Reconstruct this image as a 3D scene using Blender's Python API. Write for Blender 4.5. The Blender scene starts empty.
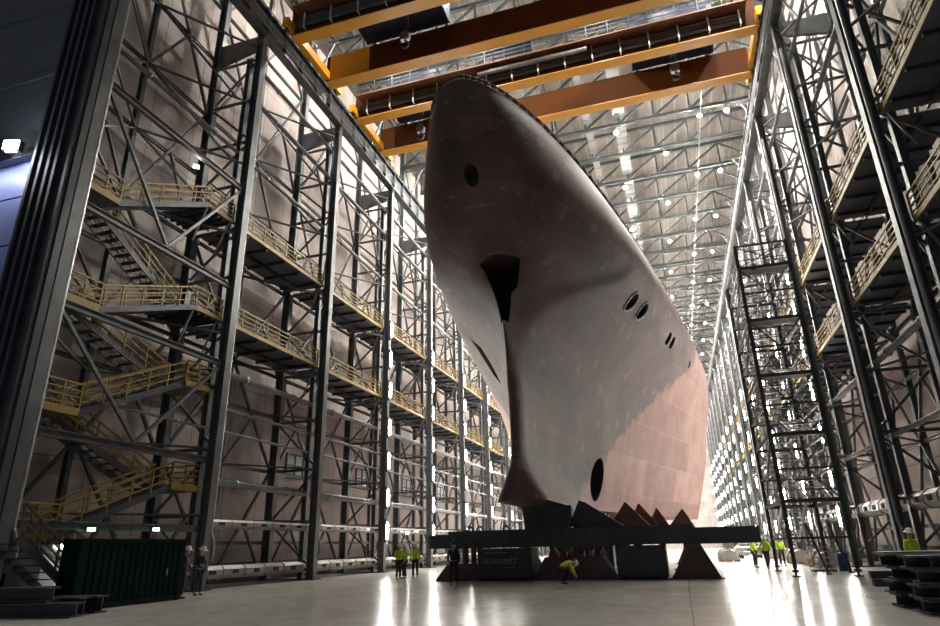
import bpy, math, random
from mathutils import Vector, Matrix, Quaternion
random.seed(7)
PI = math.pi
SC = bpy.context.scene
COL = SC.collection

# ------------------------------------------------------------------ materials
def new_mat(name):
    m = bpy.data.materials.new(name); m.use_nodes = True
    return m, m.node_tree.nodes, m.node_tree.links, m.node_tree.nodes['Principled BSDF']

def MAT(name, col, rough=0.55, metal=0.0, var=0.25, scale=1.2, bump=0.0, spec=0.5):
    """painted / weathered surface: base colour broken up by two noises"""
    m, N, L, b = new_mat(name)
    b.inputs['Roughness'].default_value = rough
    b.inputs['Metallic'].default_value = metal
    b.inputs['Specular IOR Level'].default_value = spec
    tc = N.new('ShaderNodeTexCoord')
    n1 = N.new('ShaderNodeTexNoise'); n1.inputs['Scale'].default_value = scale; n1.inputs['Detail'].default_value = 6
    L.new(tc.outputs['Object'], n1.inputs['Vector'])
    r = N.new('ShaderNodeValToRGB')
    r.color_ramp.elements[0].position = 0.3; r.color_ramp.elements[1].position = 0.7
    r.color_ramp.elements[0].color = [c * (1 - var) for c in col] + [1]
    r.color_ramp.elements[1].color = [min(1, c * (1 + var)) for c in col] + [1]
    L.new(n1.outputs['Fac'], r.inputs['Fac']); L.new(r.outputs['Color'], b.inputs['Base Color'])
    if bump:
        n2 = N.new('ShaderNodeTexNoise'); n2.inputs['Scale'].default_value = scale * 8
        L.new(tc.outputs['Object'], n2.inputs['Vector'])
        bp = N.new('ShaderNodeBump'); bp.inputs['Strength'].default_value = bump; bp.inputs['Distance'].default_value = 0.03
        L.new(n2.outputs['Fac'], bp.inputs['Height']); L.new(bp.outputs['Normal'], b.inputs['Normal'])
    return m

def EMIT(name, col, strength):
    m, N, L, b = new_mat(name)
    b.inputs['Base Color'].default_value = (0.8, 0.8, 0.8, 1)
    b.inputs['Emission Color'].default_value = (*col, 1)
    b.inputs['Emission Strength'].default_value = strength
    return m

M_steel = MAT('grey painted steel', (0.115, 0.126, 0.134), 0.45, 0.2)
M_dark = MAT('dark painted steel', (0.050, 0.056, 0.068), 0.5, 0.1)
M_truss = MAT('dark roof steel', (0.042, 0.048, 0.052), 0.6, 0.0, spec=0.25)
M_galv = MAT('galvanised steel', (0.36, 0.37, 0.38), 0.38, 0.55, 0.2)
M_yellow = MAT('yellow railing paint', (0.30, 0.20, 0.04), 0.55, 0, 0.2)
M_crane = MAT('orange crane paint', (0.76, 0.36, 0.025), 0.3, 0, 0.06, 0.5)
M_web = MAT('brown crane web paint', (0.09, 0.026, 0.003), 0.6, 0, 0.1, 0.5, spec=0.15)  # crane girder boxes, much darker than their orange bottom flanges
M_cranewalk = MAT('brown crane walkway', (0.22, 0.09, 0.04), 0.6, 0, 0.2)
M_navy = MAT('navy paint', (0.008, 0.013, 0.042), 0.6, 0, 0.2)
M_box = MAT('blue black paint', (0.050, 0.055, 0.066), 0.5, 0, 0.25)
M_rust = MAT('dark red primer steel', (0.095, 0.058, 0.055), 0.6, 0, 0.3)
M_prim = MAT('pink primer steel', (0.28, 0.13, 0.11), 0.6, 0, 0.2)
M_grate = MAT('dark floor grating', (0.12, 0.125, 0.14), 0.7, 0, 0.2)
M_green = MAT('dark green container paint', (0.005, 0.020, 0.017), 0.8, 0, 0.2, spec=0.15)
M_white = MAT('white painted metal', (0.7, 0.7, 0.68), 0.5, 0, 0.06)
M_paleduct = MAT('pale duct sheet', (0.17, 0.166, 0.16), 0.6, 0, 0.08)
M_duct = MAT('silver duct', (0.30, 0.292, 0.28), 0.4, 0.3, 0.12)
M_black = MAT('black rubber', (0.012, 0.012, 0.013), 0.7)
M_bluedrum = MAT('blue drum plastic', (0.02, 0.05, 0.16), 0.45)
M_wood = MAT('rough timber', (0.24, 0.17, 0.11), 0.8, 0, 0.3)
M_tarp = MAT('grey tarpaulin', (0.30, 0.28, 0.25), 0.7, 0, 0.2)
M_letter = MAT('faded white lettering', (0.30, 0.34, 0.38), 0.6, 0, 0.2, 6)
M_blueleaf = MAT('pale blue gate cladding', (0.20, 0.24, 0.50), 0.5, 0, 0.08, 0.3)
M_darkleaf = MAT('dark grey gate cladding', (0.11, 0.125, 0.15), 0.6, 0, 0.1, 0.3)
M_skin = MAT('skin', (0.5, 0.3, 0.22), 0.5, 0, 0.05)
M_hivis = MAT('hi-vis yellow fabric', (0.55, 0.75, 0.05), 0.7, 0, 0.08, 4)
M_cloth = MAT('dark work clothes', (0.018, 0.022, 0.032), 0.8, 0, 0.2, 4)
M_helmet = MAT('white helmet', (0.75, 0.75, 0.72), 0.35, 0, 0.04)
M_boot = MAT('black boots', (0.012, 0.011, 0.01), 0.5)
M_orange = MAT('orange fabric', (0.35, 0.09, 0.035), 0.6)
E_strip = EMIT('strip light tube', (1.0, 0.96, 0.88), 72.0)
E_lamp = EMIT('high bay lens', (1.0, 0.95, 0.86), 1350.0)
E_flood = EMIT('floodlight lens', (0.95, 0.97, 1.0), 200.0)
E_small = EMIT('bulkhead lens', (1.0, 0.97, 0.92), 40.0)
E_green = EMIT('green sign lens', (0.35, 1.0, 0.55), 7.0)

def floor_mat():
    m, N, L, b = new_mat('sealed concrete floor')
    tc = N.new('ShaderNodeTexCoord')
    n1 = N.new('ShaderNodeTexNoise'); n1.inputs['Scale'].default_value = 0.16; n1.inputs['Detail'].default_value = 8; n1.inputs['Roughness'].default_value = 0.65
    L.new(tc.outputs['Object'], n1.inputs['Vector'])
    r = N.new('ShaderNodeValToRGB')
    r.color_ramp.elements[0].position = 0.3; r.color_ramp.elements[0].color = (0.40, 0.375, 0.34, 1)
    r.color_ramp.elements[1].position = 0.72; r.color_ramp.elements[1].color = (0.58, 0.55, 0.505, 1)
    L.new(n1.outputs['Fac'], r.inputs['Fac'])
    bk = N.new('ShaderNodeTexBrick'); bk.inputs['Scale'].default_value = 1.0
    bk.offset = 0.0
    bk.inputs['Brick Width'].default_value = 5.0; bk.inputs['Row Height'].default_value = 5.0
    bk.inputs['Mortar Size'].default_value = 0.02; bk.inputs['Mortar Smooth'].default_value = 0.3
    bk.inputs['Color1'].default_value = (1, 1, 1, 1); bk.inputs['Color2'].default_value = (0.9, 0.9, 0.9, 1)
    bk.inputs['Mortar'].default_value = (0.35, 0.34, 0.33, 1)
    L.new(tc.outputs['Object'], bk.inputs['Vector'])
    mx = N.new('ShaderNodeMix'); mx.data_type = 'RGBA'; mx.blend_type = 'MULTIPLY'; mx.inputs['Factor'].default_value = 0.6
    L.new(r.outputs['Color'], mx.inputs['A']); L.new(bk.outputs['Color'], mx.inputs['B'])
    # tyre marks and stains: dark stretched noise
    mp = N.new('ShaderNodeMapping'); mp.inputs['Scale'].default_value = (0.28, 0.05, 1); mp.inputs['Rotation'].default_value = (0, 0, 0.25)
    L.new(tc.outputs['Object'], mp.inputs['Vector'])
    n3 = N.new('ShaderNodeTexNoise'); n3.inputs['Scale'].default_value = 0.8; n3.inputs['Detail'].default_value = 3
    L.new(mp.outputs['Vector'], n3.inputs['Vector'])
    r3 = N.new('ShaderNodeValToRGB'); r3.color_ramp.elements[0].position = 0.33; r3.color_ramp.elements[0].color = (0.62, 0.6, 0.58, 1)
    r3.color_ramp.elements[1].position = 0.46; r3.color_ramp.elements[1].color = (1, 1, 1, 1)
    L.new(n3.outputs['Fac'], r3.inputs['Fac'])
    m2 = N.new('ShaderNodeMix'); m2.data_type = 'RGBA'; m2.blend_type = 'MULTIPLY'; m2.inputs['Factor'].default_value = 0.25
    L.new(mx.outputs['Result'], m2.inputs['A']); L.new(r3.outputs['Color'], m2.inputs['B'])
    b.inputs['Specular IOR Level'].default_value = 0.13
    L.new(m2.outputs['Result'], b.inputs['Base Color'])
    n2 = N.new('ShaderNodeTexNoise'); n2.inputs['Scale'].default_value = 1.3; n2.inputs['Detail'].default_value = 5
    L.new(tc.outputs['Object'], n2.inputs['Vector'])
    mr = N.new('ShaderNodeMapRange'); mr.inputs['To Min'].default_value = 0.12; mr.inputs['To Max'].default_value = 0.3
    L.new(n2.outputs['Fac'], mr.inputs['Value']); L.new(mr.outputs['Result'], b.inputs['Roughness'])
    bp = N.new('ShaderNodeBump'); bp.inputs['Strength'].default_value = 0.22; bp.inputs['Distance'].default_value = 0.02
    L.new(n2.outputs['Fac'], bp.inputs['Height']); L.new(bp.outputs['Normal'], b.inputs['Normal'])
    return m
M_floor = floor_mat()

def panel_mat(name, c1, c2, mortar, bw, bh, axes='YZ', ms=0.03, rough=0.75):
    """large cladding panels with joints on a wall; the wall's own plane is the texture plane"""
    m, N, L, b = new_mat(name)
    tc = N.new('ShaderNodeTexCoord'); sp = N.new('ShaderNodeSeparateXYZ'); cb = N.new('ShaderNodeCombineXYZ')
    L.new(tc.outputs['Object'], sp.inputs[0])
    L.new(sp.outputs[axes[0]], cb.inputs['X']); L.new(sp.outputs[axes[1]], cb.inputs['Y'])
    bk = N.new('ShaderNodeTexBrick'); bk.offset = 0.0; bk.inputs['Scale'].default_value = 1.0
    bk.inputs['Brick Width'].default_value = bw; bk.inputs['Row Height'].default_value = bh
    bk.inputs['Mortar Size'].default_value = ms; bk.inputs['Bias'].default_value = 0.0
    bk.inputs['Color1'].default_value = (*c1, 1); bk.inputs['Color2'].default_value = (*c2, 1); bk.inputs['Mortar'].default_value = (*mortar, 1)
    L.new(cb.outputs[0], bk.inputs['Vector'])
    ns = N.new('ShaderNodeTexNoise'); ns.inputs['Scale'].default_value = 0.5; ns.inputs['Detail'].default_value = 7
    L.new(tc.outputs['Object'], ns.inputs['Vector'])
    r = N.new('ShaderNodeValToRGB'); r.color_ramp.elements[0].position = 0.3; r.color_ramp.elements[0].color = (0.72, 0.7, 0.7, 1)
    r.color_ramp.elements[1].position = 0.65; r.color_ramp.elements[1].color = (1, 1, 1, 1)
    L.new(ns.outputs['Fac'], r.inputs['Fac'])
    mx = N.new('ShaderNodeMix'); mx.data_type = 'RGBA'; mx.blend_type = 'MULTIPLY'; mx.inputs['Factor'].default_value = 1
    L.new(bk.outputs['Color'], mx.inputs['A']); L.new(r.outputs['Color'], mx.inputs['B'])
    L.new(mx.outputs['Result'], b.inputs['Base Color']); b.inputs['Roughness'].default_value = rough
    return m
M_wall = panel_mat('pinkish wall panels', (0.62, 0.545, 0.505), (0.54, 0.475, 0.44), (0.26, 0.22, 0.2), 3.33, 5.9)
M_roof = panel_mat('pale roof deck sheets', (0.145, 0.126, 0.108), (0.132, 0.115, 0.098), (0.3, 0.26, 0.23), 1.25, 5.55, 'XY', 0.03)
M_farwall = panel_mat('far wall panels', (0.45, 0.42, 0.4), (0.4, 0.38, 0.36), (0.2, 0.2, 0.2), 4.0, 4.0, 'XZ')

def hull_mat():
    m, N, L, b = new_mat('ship hull primer')
    tc = N.new('ShaderNodeTexCoord'); sp = N.new('ShaderNodeSeparateXYZ'); L.new(tc.outputs['Object'], sp.inputs[0])
    cb = N.new('ShaderNodeCombineXYZ'); L.new(sp.outputs['Y'], cb.inputs['X']); L.new(sp.outputs['Z'], cb.inputs['Y'])
    def math_(op, a, c):
        n = N.new('ShaderNodeMath'); n.operation = op
        for i, v in enumerate((a, c)):
            if isinstance(v, (int, float)): n.inputs[i].default_value = v
            else: L.new(v, n.inputs[i])
        return n.outputs[0]
    def noise(scale, detail=6, vec=None, rough=0.55):
        n = N.new('ShaderNodeTexNoise'); n.inputs['Scale'].default_value = scale; n.inputs['Detail'].default_value = detail
        n.inputs['Roughness'].default_value = rough
        L.new(vec or tc.outputs['Object'], n.inputs['Vector']); return n.outputs['Fac']
    def ramp(fac, p0, c0, p1, c1, const=False):
        r = N.new('ShaderNodeValToRGB')
        if const: r.color_ramp.interpolation = 'CONSTANT'
        r.color_ramp.elements[0].position = p0; r.color_ramp.elements[0].color = (*c0, 1)
        r.color_ramp.elements[1].position = p1; r.color_ramp.elements[1].color = (*c1, 1)
        L.new(fac, r.inputs['Fac']); return r.outputs['Color']
    def mix(f, a, c, mode='MIX'):
        n = N.new('ShaderNodeMix'); n.data_type = 'RGBA'; n.blend_type = mode
        if isinstance(f, (int, float)): n.inputs['Factor'].default_value = f
        else: L.new(f, n.inputs['Factor'])
        for k, v in (('A', a), ('B', c)):
            if isinstance(v, tuple): n.inputs[k].default_value = (*v, 1)
            else: L.new(v, n.inputs[k])
        return n.outputs['Result']
    grey = ramp(noise(0.35, 8), 0.3, (0.092, 0.056, 0.052), 0.72, (0.205, 0.136, 0.126))
    pink = ramp(noise(0.5, 8), 0.3, (0.36, 0.185, 0.158), 0.7, (0.49, 0.28, 0.243))
    # the aft/lower plates carry fresh pink primer; the joint runs obliquely up the side
    d = math_('SUBTRACT', math_('MULTIPLY', math_('SUBTRACT', sp.outputs['Y'], 44.4), 0.684), math_('SUBTRACT', sp.outputs['Z'], 8.94))
    d = math_('ADD', d, math_('MULTIPLY', math_('SUBTRACT', noise(0.9, 4), 0.5), 2.2))
    mask = ramp(d, 0.0, (0, 0, 0), 0.6, (1, 1, 1))
    c = mix(mask, grey, pink)
    # weld seams: plate grid
    bk = N.new('ShaderNodeTexBrick'); bk.offset = 0.35; bk.inputs['Scale'].default_value = 1
    bk.inputs['Brick Width'].default_value = 7.5; bk.inputs['Row Height'].default_value = 2.45; bk.inputs['Mortar Size'].default_value = 0.025
    bk.inputs['Color1'].default_value = (1, 1, 1, 1); bk.inputs['Color2'].default_value = (0.62, 0.60, 0.61, 1); bk.inputs['Mortar'].default_value = (1.25, 1.25, 1.25, 1)
    L.new(cb.outputs[0], bk.inputs['Vector'])
    c = mix(0.75, c, bk.outputs['Color'], 'MULTIPLY')
    # vertical streaks
    mp = N.new('ShaderNodeMapping'); mp.inputs['Scale'].default_value = (2.2, 2.2, 0.10); L.new(tc.outputs['Object'], mp.inputs['Vector'])
    c = mix(0.5, c, ramp(noise(1.2, 5, mp.outputs[0]), 0.3, (0.72, 0.72, 0.72), 0.7, (1.12, 1.12, 1.12)), 'MULTIPLY')
    # ground-off patches where lugs were removed: scattered lighter rectangles
    vo = N.new('ShaderNodeTexVoronoi'); vo.distance = 'CHEBYCHEV'; vo.inputs['Scale'].default_value = 0.42; vo.voronoi_dimensions = '2D'
    L.new(cb.outputs[0], vo.inputs['Vector'])
    c = mix(math_('MULTIPLY', ramp(vo.outputs['Distance'], 0.0, (1, 1, 1), 0.10, (0, 0, 0), True), 0.22), c, (0.40, 0.30, 0.28))
    vo2 = N.new('ShaderNodeTexVoronoi'); vo2.inputs['Scale'].default_value = 1.3; vo2.voronoi_dimensions = '2D'
    L.new(cb.outputs[0], vo2.inputs['Vector'])
    c = mix(math_('MULTIPLY', ramp(vo2.outputs['Distance'], 0.0, (1, 1, 1), 0.07, (0, 0, 0), True), 0.28), c, (0.42, 0.34, 0.32))
    L.new(c, b.inputs['Base Color'])
    b.inputs['Roughness'].default_value = 0.56; b.inputs['Specular IOR Level'].default_value = 0.42
    bp = N.new('ShaderNodeBump'); bp.inputs['Strength'].default_value = 0.25; bp.inputs['Distance'].default_value = 0.05
    L.new(noise(0.55, 3), bp.inputs['Height']); L.new(bp.outputs['Normal'], b.inputs['Normal'])
    return m
M_hull = hull_mat()
M_hole = MAT('shaded hull inside', (0.03, 0.022, 0.022), 0.7)  # shade inside the hull openings put into the base colour

def glass_mat():
    m, N, L, b = new_mat('window glass')
    b.inputs['Base Color'].default_value = (0.55, 0.65, 0.72, 1); b.inputs['Roughness'].default_value = 0.1
    return m
M_glass = glass_mat()

# ------------------------------------------------------------------ mesh builder
class MB:
    def __init__(s): s.v = []; s.f = []
    def add(s, vs, fs):
        o = len(s.v); s.v += [tuple(v) for v in vs]; s.f += [[i + o for i in f] for f in fs]; return s
    def box(s, x0, x1, y0, y1, z0, z1):
        return s.add([(x0,y0,z0),(x1,y0,z0),(x1,y1,z0),(x0,y1,z0),(x0,y0,z1),(x1,y0,z1),(x1,y1,z1),(x0,y1,z1)],
                     [(0,3,2,1),(4,5,6,7),(0,1,5,4),(1,2,6,5),(2,3,7,6),(3,0,4,7)])
    def _frame(s, p, q, up=None):
        p = Vector(p); q = Vector(q); d = (q - p).normalized()
        u = Vector(up) if up else (Vector((0,0,1)) if abs(d.z) < 0.9 else Vector((0,1,0)))
        a = d.cross(u).normalized(); c = a.cross(d).normalized()
        return p, q, a, c
    def bar(s, p, q, w, h=None, up=None):
        h = h or w; p, q, a, c = s._frame(p, q, up)
        vs = [e + a * i * w / 2 + c * j * h / 2 for e in (p, q) for i, j in ((-1,-1),(1,-1),(1,1),(-1,1))]
        return s.add(vs, [(3,2,1,0),(4,5,6,7),(0,1,5,4),(1,2,6,5),(2,3,7,6),(3,0,4,7)])
    def prof(s, p, q, pts, up=None):
        p, q, a, c = s._frame(p, q, up); n = len(pts)
        vs = [e + a * x + c * y for e in (p, q) for x, y in pts]
        return s.add(vs, [list(range(n))[::-1], list(range(n, 2*n))] + [(i, (i+1) % n, n + (i+1) % n, n + i) for i in range(n)])
    def ibeam(s, p, q, w, h, tf=0.04, tw=0.03, up=None):
        a, b, t = w/2, h/2, tw/2
        return s.prof(p, q, [(-a,-b),(a,-b),(a,-b+tf),(t,-b+tf),(t,b-tf),(a,b-tf),(a,b),(-a,b),(-a,b-tf),(-t,b-tf),(-t,-b+tf),(-a,-b+tf)], up)
    def tube(s, p, q, r, n=8, r2=None, caps=True):
        p, q, a, c = s._frame(p, q); r2 = r if r2 is None else r2
        vs = [e + a * rr * math.cos(2*PI*i/n) + c * rr * math.sin(2*PI*i/n) for e, rr in ((p, r), (q, r2)) for i in range(n)]
        fs = [(i, (i+1) % n, n + (i+1) % n, n + i) for i in range(n)]
        if caps: fs += [list(range(n))[::-1], list(range(n, 2*n))]
        return s.add(vs, fs)
    def path(s, pts, r, n=8):
        for i in range(len(pts)-1): s.tube(pts[i], pts[i+1], r, n)
        return s
    def prism_y(s, poly, y0, y1):
        n = len(poly)
        vs = [(x, y, z) for y in (y0, y1) for x, z in poly]
        return s.add(vs, [list(range(n)), list(range(n, 2*n))[::-1]] + [(i, n+i, n+(i+1) % n, (i+1) % n) for i in range(n)])
    def prism_x(s, poly, x0, x1):
        n = len(poly)
        vs = [(x, y, z) for x in (x0, x1) for y, z in poly]
        return s.add(vs, [list(range(n))[::-1], list(range(n, 2*n))] + [(i, (i+1) % n, n+(i+1) % n, n+i) for i in range(n)])
    def lathe(s, prof, n=20, cx=0, cy=0):
        o = []; m = len(prof)
        for i in range(n):
            a = 2*PI*i/n
            o += [(cx + r*math.cos(a), cy + r*math.sin(a), z) for r, z in prof]
        fs = [(i*m+j, ((i+1) % n)*m+j, ((i+1) % n)*m+j+1, i*m+j+1) for i in range(n) for j in range(m-1)]
        return s.add(o, fs)
    def mesh(s, name, mat, smooth=False, bevel=0):
        me = bpy.data.meshes.new(name); me.from_pydata(s.v, [], s.f); me.validate()
        import bmesh
        bm = bmesh.new(); bm.from_mesh(me); bmesh.ops.remove_doubles(bm, verts=bm.verts, dist=1e-5) if smooth else None
        bmesh.ops.recalc_face_normals(bm, faces=bm.faces); bm.to_mesh(me); bm.free()
        me.materials.append(mat)
        if smooth:
            for p in me.polygons: p.use_smooth = True
        return me

def link(name, data, parent=None, loc=None):
    o = bpy.data.objects.new(name, data); COL.objects.link(o)
    if parent: o.parent = parent
    if loc is not None: o.location = loc
    return o

def tag(o, label, cat, group=None, kind=None):
    if label: o['label'] = label
    if cat: o['category'] = cat
    if group: o['group'] = group
    if kind: o['kind'] = kind
    return o

def struct(name, me, loc=(0, 0, 0), label=None):
    o = link(name, me, None, loc); o['kind'] = 'structure'
    if label: o['label'] = label; o['category'] = name.split('_')[0]
    return o

def thing(name, label, cat, loc, parts, group=None, rz=0):
    """parts: list of (name, mesh[, sub-parts[, label]]) ; meshes may be shared between things"""
    r = link(name, None, None, loc); r.rotation_euler.z = rz; r.empty_display_size = 0.3
    tag(r, label, cat, group)
    for p in parts:
        c = link(p[0], p[1], r)
        if len(p) > 3 and p[3]: c['label'] = p[3]
        for q in (p[2] if len(p) > 2 and p[2] else []): link(q[0], q[1], c)
    return r

def single(name, label, cat, me, loc=(0, 0, 0), group=None, rz=0):
    o = link(name, me, None, loc); o.rotation_euler.z = rz
    return tag(o, label, cat, group)

ORD = ['first','second','third','fourth','fifth','sixth','seventh','eighth','ninth','tenth','eleventh','twelfth','thirteenth','fourteenth','fifteenth',
       'sixteenth','seventeenth','eighteenth','nineteenth','twentieth']
ORD += ['twenty-' + w for w in ORD[:9]] + ['thirtieth'] + ['thirty-' + w for w in ORD[:9]]

# ------------------------------------------------------------------ hall dimensions (metres)
XL, XR = -21.95, 10.0            # centre lines of the front chords
Y0, BAY, NB = 16.6, 10.0, 18     # first column, bay length, number of bays
YF = Y0 + BAY * NB               # far wall
ZR = 35.1                        # crane rail level
COLY = [Y0 + BAY * i for i in range(NB + 1)]

# ------------------------------------------------------------------ setting
struct('floor', MB().box(-75, 60, -30, YF + 1, -0.3, 0).mesh('floor', M_floor))
struct('wall_left', MB().box(-26.75, -26.45, Y0 + 1, YF, 0, 46).mesh('wall_left', M_wall))
struct('wall_right', MB().box(14.5, 14.8, Y0, YF, 0, 46).mesh('wall_right', M_wall))
struct('wall_far', MB().box(-26.75, 14.8, YF, YF + 0.4, 0, 46).mesh('wall_far', M_farwall))
rf = MB().box(-26.75, 14.8, Y0 - 1, YF, 45.5, 45.9)
nrib = 66
for i in range(nrib):                    # standing seams of the roof sheeting, along the hall
    x0 = -26.6 + 41.2 * i / (nrib - 1); rf.box(x0 - 0.03, x0 + 0.03, Y0 - 1, YF, 45.45, 45.5)
struct('ceiling', rf.mesh('ceiling', M_roof))

# plinth walls at the foot of the side walls
struct('trim_1', MB().box(-26.4, -25.9, Y0, YF, 0, 1.1).mesh('trim_1', M_dark))
struct('trim_2', MB().box(14.0, 14.45, Y0, YF, 0, 1.1).mesh('trim_2', M_dark))

# windows: three-light strips in the left wall
wfr = MB()
for a in (-1.6, -0.53, 0.53, 1.6): wfr.box(0, 0.12, a - 0.05, a + 0.05, -0.8, 0.8)
for z in (-0.8, 0.0, 0.8): wfr.box(0, 0.12, -1.6, 1.6, z - 0.05, z + 0.05)
wfm = wfr.mesh('window_frame', M_steel); wgm = MB().box(0.02, 0.05, -1.55, 1.55, -0.76, 0.76).mesh('window_glass', M_glass)
for k, (y, z) in enumerate([(41.3, 7.5), (52.0, 7.5), (62.0, 7.5), (72.0, 7.5)]):
    w = link('window_%d' % (k + 1), None, None, (-26.44, y, z)); w['kind'] = 'structure'
    link('frame', wfm, w); link('glass', wgm, w)

# ------------------------------------------------------------------ side-wall columns
def column_parts(split):
    P = []
    P.append(('front_chord', MB().ibeam((0,0,0.05), (0,0,33.2), 0.46, 0.5, 0.05, 0.05, up=(1,0,0)).mesh('front_chord', M_steel)))
    P.append(('middle_post', MB().ibeam((-0.75,0,0.05), (-0.75,0,31.6), 0.3, 0.32, 0.03, 0.03, up=(1,0,0)).mesh('middle_post', M_steel)))
    P.append(('back_chord', MB().ibeam((-3.3,0,0.05), (-3.3,0,45.0), 0.42, 0.55, 0.05, 0.04, up=(1,0,0)).mesh('back_chord', M_steel)))
    P.append(('base_plate', MB().box(-3.7, 0.45, -0.4, 0.4, 0, 0.06).mesh('base_plate', M_dark)))
    P.append(('corbel', MB().prism_y([(-3.1, 33.2), (0.3, 33.2), (0.3, 32.9), (-0.6, 32.1), (-3.1, 31.6)], -0.12, 0.12).mesh('corbel', M_steel)))
    zs = [0.6, 3.4, 6.6, 9.8, 13.0, 16.1, 19.1, 22.1, 25.1, 28.2, 31.4]
    st, dg = [], []
    for i, z in enumerate(zs):
        st.append(MB().bar((0, 0, z), (-3.3, 0, z), 0.12, 0.16))
        if i < len(zs) - 1:
            z2 = zs[i+1]; a, b = ((0, z), (-3.3, z2)) if i % 2 == 0 else ((-3.3, z), (0, z2))
            dg.append(MB().bar((a[0], 0, a[1]), (b[0], 0, b[1]), 0.1, 0.13))
    up = MB()
    up.bar((-3.3, 0, 36.5), (-0.9, 0, 42.0), 0.14); up.bar((-3.3, 0, 42.0), (-0.5, 0, 42.0), 0.14); up.bar((-3.3,0,39.2),(-2.1,0,39.3),0.1)
    if split:
        P += [('strut', m.mesh('strut', M_steel)) for m in st] + [('diagonal', m.mesh('diagonal', M_steel)) for m in dg]
    else:
        A = MB()
        for m in st + dg: A.add(m.v, m.f)
        P.append(('lacing', A.mesh('lacing', M_steel)))
    P.append(('knee_brace', up.mesh('knee_brace', M_steel)))
    # service conduit clipped to the chord
    P.append(('conduit', MB().path([(0.1, 0.34, 2.6), (0.1, 0.34, 31.0)], 0.08, 8).path([(0.1, 0.34, 2.6), (0.1, 0.62, 2.1), (0.1, 0.62, 1.4)], 0.08, 8).mesh('conduit', M_galv)))
    return P
CP_split, CP_far = column_parts(True), column_parts(False)
for side, X, rz in (('left', XL, 0), ('right', XR, PI)):
    for i, y in enumerate(COLY[:-1]):
        r = thing('lattice_column', 'grey lattice steel column on the %s side, %s from the open gate end' % (side, ORD[i]), 'column',
              (X, y, 0), CP_split if i < 7 else CP_far, 'lattice columns along the %s wall' % side, rz)
        if i == 0 and side == 'left': r.scale.x = 0.42          # slimmer portal column at the gate

# gate guide casing in front of the first left column
gg = MB()
gg.box(-1.75, 0.45, -0.85, -0.55, 0, 45)
for x in (-1.65, -1.2, -0.75, -0.35, 0.3): gg.box(x - 0.07, x + 0.07, -1.02, -0.85, 0, 45)
thing('gate_guide', 'tall dark gate guide with vertical rails in front of first left column', 'gate guide', (XL, Y0, 0),
      [('casing', gg.mesh('casing', M_dark)), ('edge_strip', MB().box(-1.82, -1.75, -0.95, -0.55, 0, 45).mesh('edge_strip', M_galv))])

# ------------------------------------------------------------------ wall bracing, bay by bay
BX = -3.55
def bracing_members(variant):
    G, D = [], []
    lv = [2.2, 6.6, 10.2, 13.0, 16.2, 19.2, 23.4, 27.8, 32.2, 36.6, 41.2]
    for z in lv: G.append(MB().ibeam((BX, 0.22, z), (BX, BAY - 0.22, z), 0.16, 0.2, 0.03, 0.03))
    h = BAY / 2
    for a, b, k in ((0.1, 6.6, 0), (6.6, 13.0, 1), (13.0, 19.2, 0), (19.2, 27.8, 1), (27.8, 36.6, 0), (36.6, 44.6, 1)):
        m = (a + b) / 2
        if (k + variant) % 2 == 0:
            segs = [((0.2, a), (h, b)), ((BAY-0.2, a), (h, b)), ((h/2, m), (h, a)), ((BAY-h/2, m), (h, a))]
        else:
            segs = [((h, a), (0.2, b)), ((h, a), (BAY-0.2, b)), ((h/2, m), (0.2, a)), ((BAY-h/2, m), (BAY-0.2, a))]
        for p, q in segs: D.append(MB().bar((BX + 0.1, p[0], p[1]), (BX + 0.1, q[0], q[1]), 0.16, 0.14))
    # struts running out from the wall to the walkway edge: fans in plan and elevation
    for z in (13.1, 19.1):
        D.append(MB().bar((-0.3, 0.2, z - 0.35), (BX, h, z - 0.35), 0.12)); D.append(MB().bar((-0.3, BAY-0.2, z - 0.35), (BX, h, z - 0.35), 0.12))
    for z in (23.4, 27.8, 32.2):
        D.append(MB().bar((-0.2, 0.2, z), (BX, h, z), 0.11)); D.append(MB().bar((-0.2, BAY-0.2, z), (BX, h, z), 0.11))
        D.append(MB().bar((BX, h, z), (-1.2, 0.2, z - 3.8), 0.1)); D.append(MB().bar((BX, h, z), (-1.2, BAY - 0.2, z - 3.8), 0.1))
    for z in (3.4, 6.6, 9.8):
        D.append(MB().bar((-0.2, 0.2, z), (BX, h, z), 0.1)); D.append(MB().bar((-0.2, BAY-0.2, z), (BX, h, z), 0.1))
    mid = MB().ibeam((BX - 0.1, h, 0.1), (BX - 0.1, h, 45), 0.25, 0.3, 0.04, 0.04, up=(1, 0, 0))
    return G, D, mid
BR = []
for v in (0, 1):
    G, D, mid = bracing_members(v)
    split = [('girt', g.mesh('girt', M_steel)) for g in G] + [('diagonal_brace', d.mesh('diagonal_brace', M_steel)) for d in D] + [('wind_post', mid.mesh('wind_post', M_steel))]
    A = MB(); A.add(mid.v, mid.f)
    for m in G + D: A.add(m.v, m.f)
    BR.append((split, A.mesh('wall_bracing', M_steel)))
for side, X, rz in (('left', XL, 0), ('right', XR, PI)):
    for i in range(NB):
        lab = 'crossed steel bracing on %s wall between its %s and %s columns' % (side, ORD[i], ORD[i+1])
        y = COLY[i] if rz == 0 else COLY[i] + BAY
        if i < 6: thing('wall_bracing', lab, 'bracing', (X, y, 0), BR[i % 2][0], 'bracing bays of the %s wall' % side, rz)
        else: single('wall_bracing', lab, 'bracing', BR[i % 2][1], (X, y, 0), 'bracing bays of the %s wall' % side, rz)

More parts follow.
